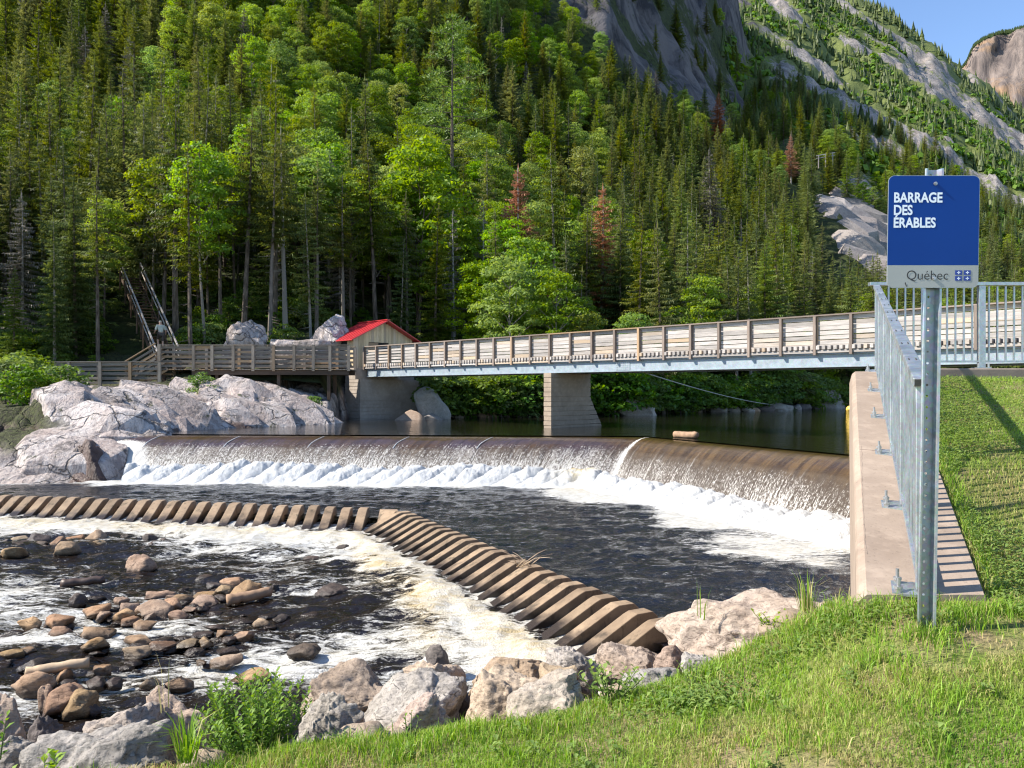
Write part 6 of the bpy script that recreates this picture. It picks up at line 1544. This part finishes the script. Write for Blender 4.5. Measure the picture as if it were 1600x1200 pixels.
tag(link('mountain_forest', tb.mesh('mountain_forest', M['far_needles'])), 'tiny spruces scattered over the far mountain slope', kind='stuff')
# leafy scrub on the mountain
N = 4200; px = r.uniform(1130, 1700, N); D = np.exp(r.uniform(math.log(230), math.log(650), N)); x = (px - 800) / F * D; z = hill(x, D); bq = hill_bare(x, D, z); keep = (bq < .4) & (vnoise(x * .03, D * .03, 0, 307) > -.35); x, D, z = x[keep], D[keep], z[keep]; n = len(x)
tb = TB(); m = 16
for j in range(m):
    d = unitv(r.normal(size=(n, 3))); d[:, 2] = np.abs(d[:, 2]); s = r.uniform(1.2, 2.8, n)[:, None]; p_ = np.stack([x, D, z + .8], -1) + d * s * (1, 1, .9); ax = unitv(np.cross(d, r.normal(size=(n, 3)))); ay = np.cross(d, ax); q_ = s * .5
    tb.quads(np.stack([p_ - ax * q_, p_ - ay * q_, p_ + ax * q_, p_ + ay * q_], 1), r.uniform(0, .7, n))
tag(link('mountain_scrub', tb.mesh('mountain_scrub', M['shrub_leaves'])), 'green scrub between the rocks of the mountain slope', kind='stuff')
# trees on the far mountain's wooded top
n = 1500; fxr = r.uniform(1500, 1800, n); i0 = np.interp(fxr, fx, ry); D = r.uniform(1590, 1650, n); x = (fxr - 800) / F * D; z = (610 - i0) / F * D - 4; h = r.uniform(5, 10, n); rad = h * .2; tb = TB()
for k_ in range(5):
    a0 = 2 * math.pi * k_ / 5; a1 = a0 + 1.2; tb.tris(np.stack([np.stack([x + np.cos(a0) * rad, D + np.sin(a0) * rad, z], -1), np.stack([x + np.cos(a1) * rad, D + np.sin(a1) * rad, z], -1), np.stack([x, D, z + h], -1)], 1), r.uniform(0, .4, n))
tag(link('summit_forest', tb.mesh('summit_forest', M['far_needles'])), 'dark fringe of trees on top of the distant cliff mountain', kind='stuff')
# ================================================================== GRASS AND NEAR PLANTS
r = np.random.RandomState(42)
def blades(x, y, z, L, wd, lean, tint, dry, name, label):
    n = len(x); a = r.uniform(0, 2 * math.pi, n); dx, dy = np.cos(a), np.sin(a); fa = r.uniform(0, 2 * math.pi, n); sx, sy = np.cos(fa) * wd, np.sin(fa) * wd
    p0 = np.stack([x, y, z - .01], -1); m = np.stack([x + dx * lean * L * .35, y + dy * lean * L * .35, z + L * .6], -1); t = np.stack([x + dx * lean * L, y + dy * lean * L, z + L * (1 - .35 * lean)], -1); s = np.stack([sx, sy, np.zeros(n)], -1)
    V = np.stack([p0 - s, p0 + s, m + s * .7, m - s * .7, t], 1).reshape(-1, 3); i = np.arange(n)[:, None] * 5
    me = np_mesh(name, V, [i + np.array([[0, 1, 2, 3]]), i + np.array([[3, 2, 4]])], M['grass_blades'], False, None, {'tint': np.repeat(tint, 5), 'dry': np.repeat(dry, 5)})
    return tag(link(name, me), label, kind='stuff')
# lawn: density falls with distance as the blades shrink in view
N = 430000
dist = 2.0 + (10.0 - 2.0) * r.rand(N) ** 1.25; px = r.uniform(-60, 1680, N); x = (px - 800) / F * dist; y = dist
z, over = lawn_z(x, y); e = np.interp(x, [a for a, b in EDGE], [b for a, b in EDGE]); rightside = x > WALL_A + WALL_B * y + .64
bald = fbm(x * 1.1, y * 1.1, 0, 4, 501); keep = ((over < .10 + .25 * r.rand(N)) & (x < WALL_A + WALL_B * y - .02) | rightside | (y < 3.80)) & (y < 9.68)
keep &= ~((bald > .36) & (y < 4.4) & (r.rand(N) < .82)); keep &= r.rand(N) < np.clip(9.0 / (1 + y * 0.6) / 3.2, .2, 1)
x, y, z, bald = x[keep], y[keep], z[keep], bald[keep]; n = len(x)
lush = np.clip(smooth(4.2, 5.5, y) * .7 + .4 * fbm(x * .8, y * .8, 3, 3, 507) + .25 * smooth(1.0, 1.7, x) * (y > 3.3), 0, 1)
tuft = np.clip(fbm(x * 3.2, y * 3.2, 0, 3, 511), -1, 1)
L = (.020 + .018 * r.rand(n)) * (1 + .9 * np.clip(tuft, 0, 1)) * (1 + .35 * lush); wd = (.0009 + .0007 * r.rand(n)) * (1 + y * .12)
dry = np.clip((.42 + .6 * bald - .3 * lush) * 1.15 + r.normal(size=n) * .2, 0, 1) * (r.rand(n) < .78); tint = np.clip(.45 + .35 * tuft + r.normal(size=n) * .22, 0, 1)
blades(x, y, z, L, wd, r.uniform(.25, 1.15, n), tint, dry, 'lawn_grass', 'short mown grass with dry patches on the near bank')
# longer fringe: lawn edge, foot of the wall, round the post, right slope edge of the wall
xs_, ys_ = [], []
def clump(cx, cy, rx, ry_, n): xs_.append(cx + r.normal(size=n) * rx); ys_.append(cy + r.normal(size=n) * ry_)
for q in np.linspace(-2.2, 1.65, 70):
    e = float(np.interp(q, [a for a, b in EDGE], [b for a, b in EDGE])); clump(q, e - .03 + r.uniform(-.1, .12), .05, .05, r.randint(15, 80))
for q in np.linspace(1.5, 2.5, 16): clump(q, 3.72 + r.uniform(-.04, .04), .05, .03, 60)
for q in np.linspace(3.9, 9.5, 60): clump(WALL_A + WALL_B * q + .70, q, .03, .05, 45)
clump(1.87, 3.47, .07, .05, 260); clump(1.55, 3.75, .1, .06, 240); clump(2.1, 3.6, .12, .05, 200)
for q in r.uniform(0, 1, 90): clump(-.8 + 4 * q + r.normal() * .4, 2.75 + .9 * r.rand(), .03, .03, 28)
for q in np.linspace(4.7, 9.4, 26): clump(q, 9.62, .1, .03, 30)
x = np.concatenate(xs_); y = np.concatenate(ys_); z, over = lawn_z(x, y); k_ = (x < WALL_A + WALL_B * y - .02) | (x > WALL_A + WALL_B * y + .66) | (y < 3.80); x, y, z = x[k_], y[k_], z[k_]; n = len(x)
blades(x, y, z, .04 + .065 * r.rand(n), .0016 + .0012 * r.rand(n), r.uniform(.15, .9, n), np.clip(.5 + r.normal(size=n) * .28, 0, 1), (r.rand(n) < .16) * r.uniform(.4, 1, n), 'long_grass', 'longer grass tufts at the lawn edge, wall and post')
# broad leaved weeds in the slope right of the wall and at its foot
def leaves(x, y, z, L, wd, up, tint):
    n = len(x); a = r.uniform(0, 2 * math.pi, n); d = np.stack([np.cos(a), np.sin(a), up], -1); d = unitv(d); s = unitv(np.cross(d, np.tile((0, 0, 1.0), (n, 1)))) * wd[:, None]; p0 = np.stack([x, y, z], -1)
    sag = np.zeros((n, 3)); sag[:, 2] = -.25 * L
    m1 = p0 + d * (L * .45)[:, None]; t = p0 + d * L[:, None] + sag
    fold = np.zeros((n, 3)); fold[:, 2] = wd * .5
    V = np.stack([p0, m1 + s + fold, t, m1 - s + fold, m1], 1).reshape(-1, 3); i = np.arange(n)[:, None] * 5
    return V, np.concatenate([i + np.array([[0, 1, 4]]), i + np.array([[1, 2, 4]]), i + np.array([[2, 3, 4]]), i + np.array([[3, 0, 4]])]), np.repeat(tint, 5)
N = 26000; y = 3.3 + 6.0 * r.rand(N) ** 1.2; x = WALL_A + WALL_B * y + .68 + r.exponential(1.0, N); k_ = (fbm(x * .9, y * .9, 0, 3, 521) > -.15) & (y < 9.3) & (x / y < .70); x, y = x[k_], y[k_]
x2 = r.normal(1.5, .2, 500); y2 = r.normal(3.68, .06, 500); x3 = r.normal(.80, .16, 700); y3 = r.normal(3.55, .08, 700); cx4 = r.uniform(-1.2, 3.2, 90); cy4 = 2.5 + 1.9 * r.rand(90); x4 = np.repeat(cx4, 16) + r.normal(size=1440) * .018; y4 = np.repeat(cy4, 16) + r.normal(size=1440) * .018; g4 = (x4 < WALL_A + WALL_B * y4 - .05) & (lawn_z(x4, y4)[1] < .1) | (y4 < 3.7) | (x4 > WALL_A + WALL_B * y4 + .7); x = np.concatenate([x, x2, x3, x4[g4]]); y = np.concatenate([y, y2, y3, y4[g4]]); z = lawn_z(x, y)[0] + r.uniform(.005, .05, len(x)); n = len(x)
V, Fc, tn = leaves(x, y, z, r.uniform(.018, .05, n), r.uniform(.004, .011, n), r.uniform(.1, .9, n), np.clip(.45 + r.normal(size=n) * .3, 0, 1))
tag(link('ground_weeds', np_mesh('ground_weeds', V, Fc, M['weed_leaves'], False, None, {'tint': tn})), 'low broad leaved weeds in the grass beside the wall', kind='stuff')
# single leafy plants
def leafy(name, base, h, spread, nst, nlf, Ls, label, cat, seed, mat='willow_leaves', flower=False, wid=.2):
    rr = np.random.RandomState(seed); root = empty(name, base, label, cat); st_ = MB(); V_, F_, T_ = [], [], []; o_ = 0
    for i in range(nst):
        a = rr.uniform(0, 6.28); rad = spread * math.sqrt(rr.rand()); hh = h * rr.uniform(.6, 1.05) * (1 - .35 * rad / spread); b0 = np.array((math.cos(a) * rad * .35, math.sin(a) * rad * .35, -.05)); tp = np.array((math.cos(a) * rad, math.sin(a) * rad, hh))
        q = [b0 + (tp - b0) * t + np.array((0, 0, .06 * hh * math.sin(math.pi * t))) for t in np.linspace(0, 1, 5)]
        st_.tube([Vector(p) + Vector(base) for p in q], [.004, .0035, .003, .002, .001], 4, False)
        t = np.linspace(.08, 1.0, nlf); c = np.stack([np.interp(t, np.linspace(0, 1, 5), [p[j] for p in q]) for j in range(3)], -1); al = np.arange(nlf) * 2.4 + rr.uniform(0, 6)
        L = Ls * rr.uniform(.6, 1.15, nlf) * (1 - .35 * t); d = unitv(np.stack([np.cos(al), np.sin(al), .35 + .7 * t], -1)); s = unitv(np.cross(d, np.tile((0, 0, 1.0), (nlf, 1)))) * (L * wid)[:, None]; m1 = c + d * (L * .5)[:, None]; tpp = c + d * L[:, None] - np.array((0, 0, 1)) * (L * .15)[:, None]; f = np.zeros_like(c); f[:, 2] = L * .05
        V_.append(np.stack([c, m1 + s + f, tpp, m1 - s + f, m1], 1).reshape(-1, 3)); ii = np.arange(nlf)[:, None] * 5 + o_; F_.append(np.concatenate([ii + np.array([[0, 1, 4]]), ii + np.array([[1, 2, 4]]), ii + np.array([[2, 3, 4]]), ii + np.array([[3, 0, 4]])])); o_ += nlf * 5; T_.append(np.repeat(np.clip(.15 + .6 * t + rr.normal(size=nlf) * .15, 0, 1), 5))
    st_.build('stems', M['stem'], root); link('leaves', np_mesh('leaves', np.concatenate(V_), np.concatenate(F_), M[mat], False, None, {'tint': np.concatenate(T_)}), root)
    if flower:
        fb = MB(); fb.tube([Vector(base) + Vector((-.005, -.17, .03)), Vector(base) + Vector((-.005, -.18, .05))], [.004, .014], 8); fb.build('flower', M['flower_yellow'], root)
    return root
def gp(px, py, D=None):
    for d in np.arange(2.0, 6, .01):
        xx = (px - 800) / F * d
        if float(lawn_z(xx, d)[0]) >= (610 - py) / F * d - .004: return Vector((xx, d, (610 - py) / F * d))
    return P(px, py, 3.5)
b1 = P(398, 1162, 3.66); b1.z = float(lawn_z(b1.x, b1.y)[0]) - .02
leafy('leafy_bush', b1, .47, .29, 85, 34, .060, 'bright green bushy plant between the near boulders', 'plant', 1, flower=True)
leafy('leafy_plant', P(-5, 1170, 3.3), .17, .10, 7, 9, .07, 'leafy sprig entering the left edge over the boulders', 'plant', 2)
leafy('leafy_plant', P(70, 1215, 3.0), .07, .14, 7, 8, .075, 'leafy weed at the bottom left edge of the picture', 'plant', 3, 'weed_leaves', False, .26)
leafy('leafy_plant', P(955, 1072, 3.75), .12, .17, 16, 9, .06, 'leafy weed clump left of the low pale boulder', 'plant', 4, 'weed_leaves', False, .26)
leafy('leafy_plant', P(1090, 1060, 3.75), .07, .15, 12, 8, .05, 'leafy weed clump right of the low pale boulder', 'plant', 5, 'weed_leaves', False, .26)
leafy('leafy_plant', P(1225, 985, 4.0), .10, .18, 18, 9, .05, 'weeds growing against the long pinkish boulder', 'plant', 6, 'weed_leaves', False, .24)
leafy('leafy_plant', P(640, 1150, 3.55), .13, .05, 4, 8, .04, 'thin leafy stalk in front of the leaning boulder', 'plant', 7)
def tuft(name, base, h, spread, n, label, seed, dryp=.1):
    rr = np.random.RandomState(seed); root = empty(name, base, label, 'grass tuft'); V, Fq, Ft, tn, dr = [], [], [], [], []
    for i in range(n):
        a = rr.uniform(0, 6.28); L = h * rr.uniform(.5, 1.1); ln = rr.uniform(.1, 1.0) * spread; w = rr.uniform(.0022, .0045); d = np.array((math.cos(a), math.sin(a), 0)); s = np.array((-d[1], d[0], 0)) * w; b0 = d * rr.uniform(0, .05); m_ = b0 + d * ln * .35 + (0, 0, L * .65); t_ = b0 + d * ln + (0, 0, L * (1 - .35 * ln / max(h, .01)))
        k0 = len(V); V += [b0 - s, b0 + s, m_ + s * .8, m_ - s * .8, t_]; Fq.append((k0, k0 + 1, k0 + 2, k0 + 3)); Ft.append((k0 + 3, k0 + 2, k0 + 4)); tn += [np.clip(.4 + rr.normal() * .2, 0, 1)] * 5; dr += [float(rr.rand() < dryp) * .8] * 5
    link('blades', np_mesh('blades', np.array(V), [np.array(Fq), np.array(Ft)], M['grass_blades'], False, None, {'tint': np.array(tn), 'dry': np.array(dr)}), root); return root
tuft('grass_tuft', P(292, 1188, 3.35), .22, .16, 90, 'tall dark grass tuft left of the bushy plant', 11)
tuft('grass_tuft', P(1262, 960, 4.15), .24, .12, 34, 'tall thin grass stems beside the wing wall', 12, .3)
tuft('grass_tuft', P(1095, 965, 4.6), .22, .05, 5, 'lone grass stem in front of the long pinkish boulder', 13, .5)
tuft('grass_tuft', P(262, 1110, 3.9), .33, .05, 4, 'single tall seed stems before the dark water', 14, .8)
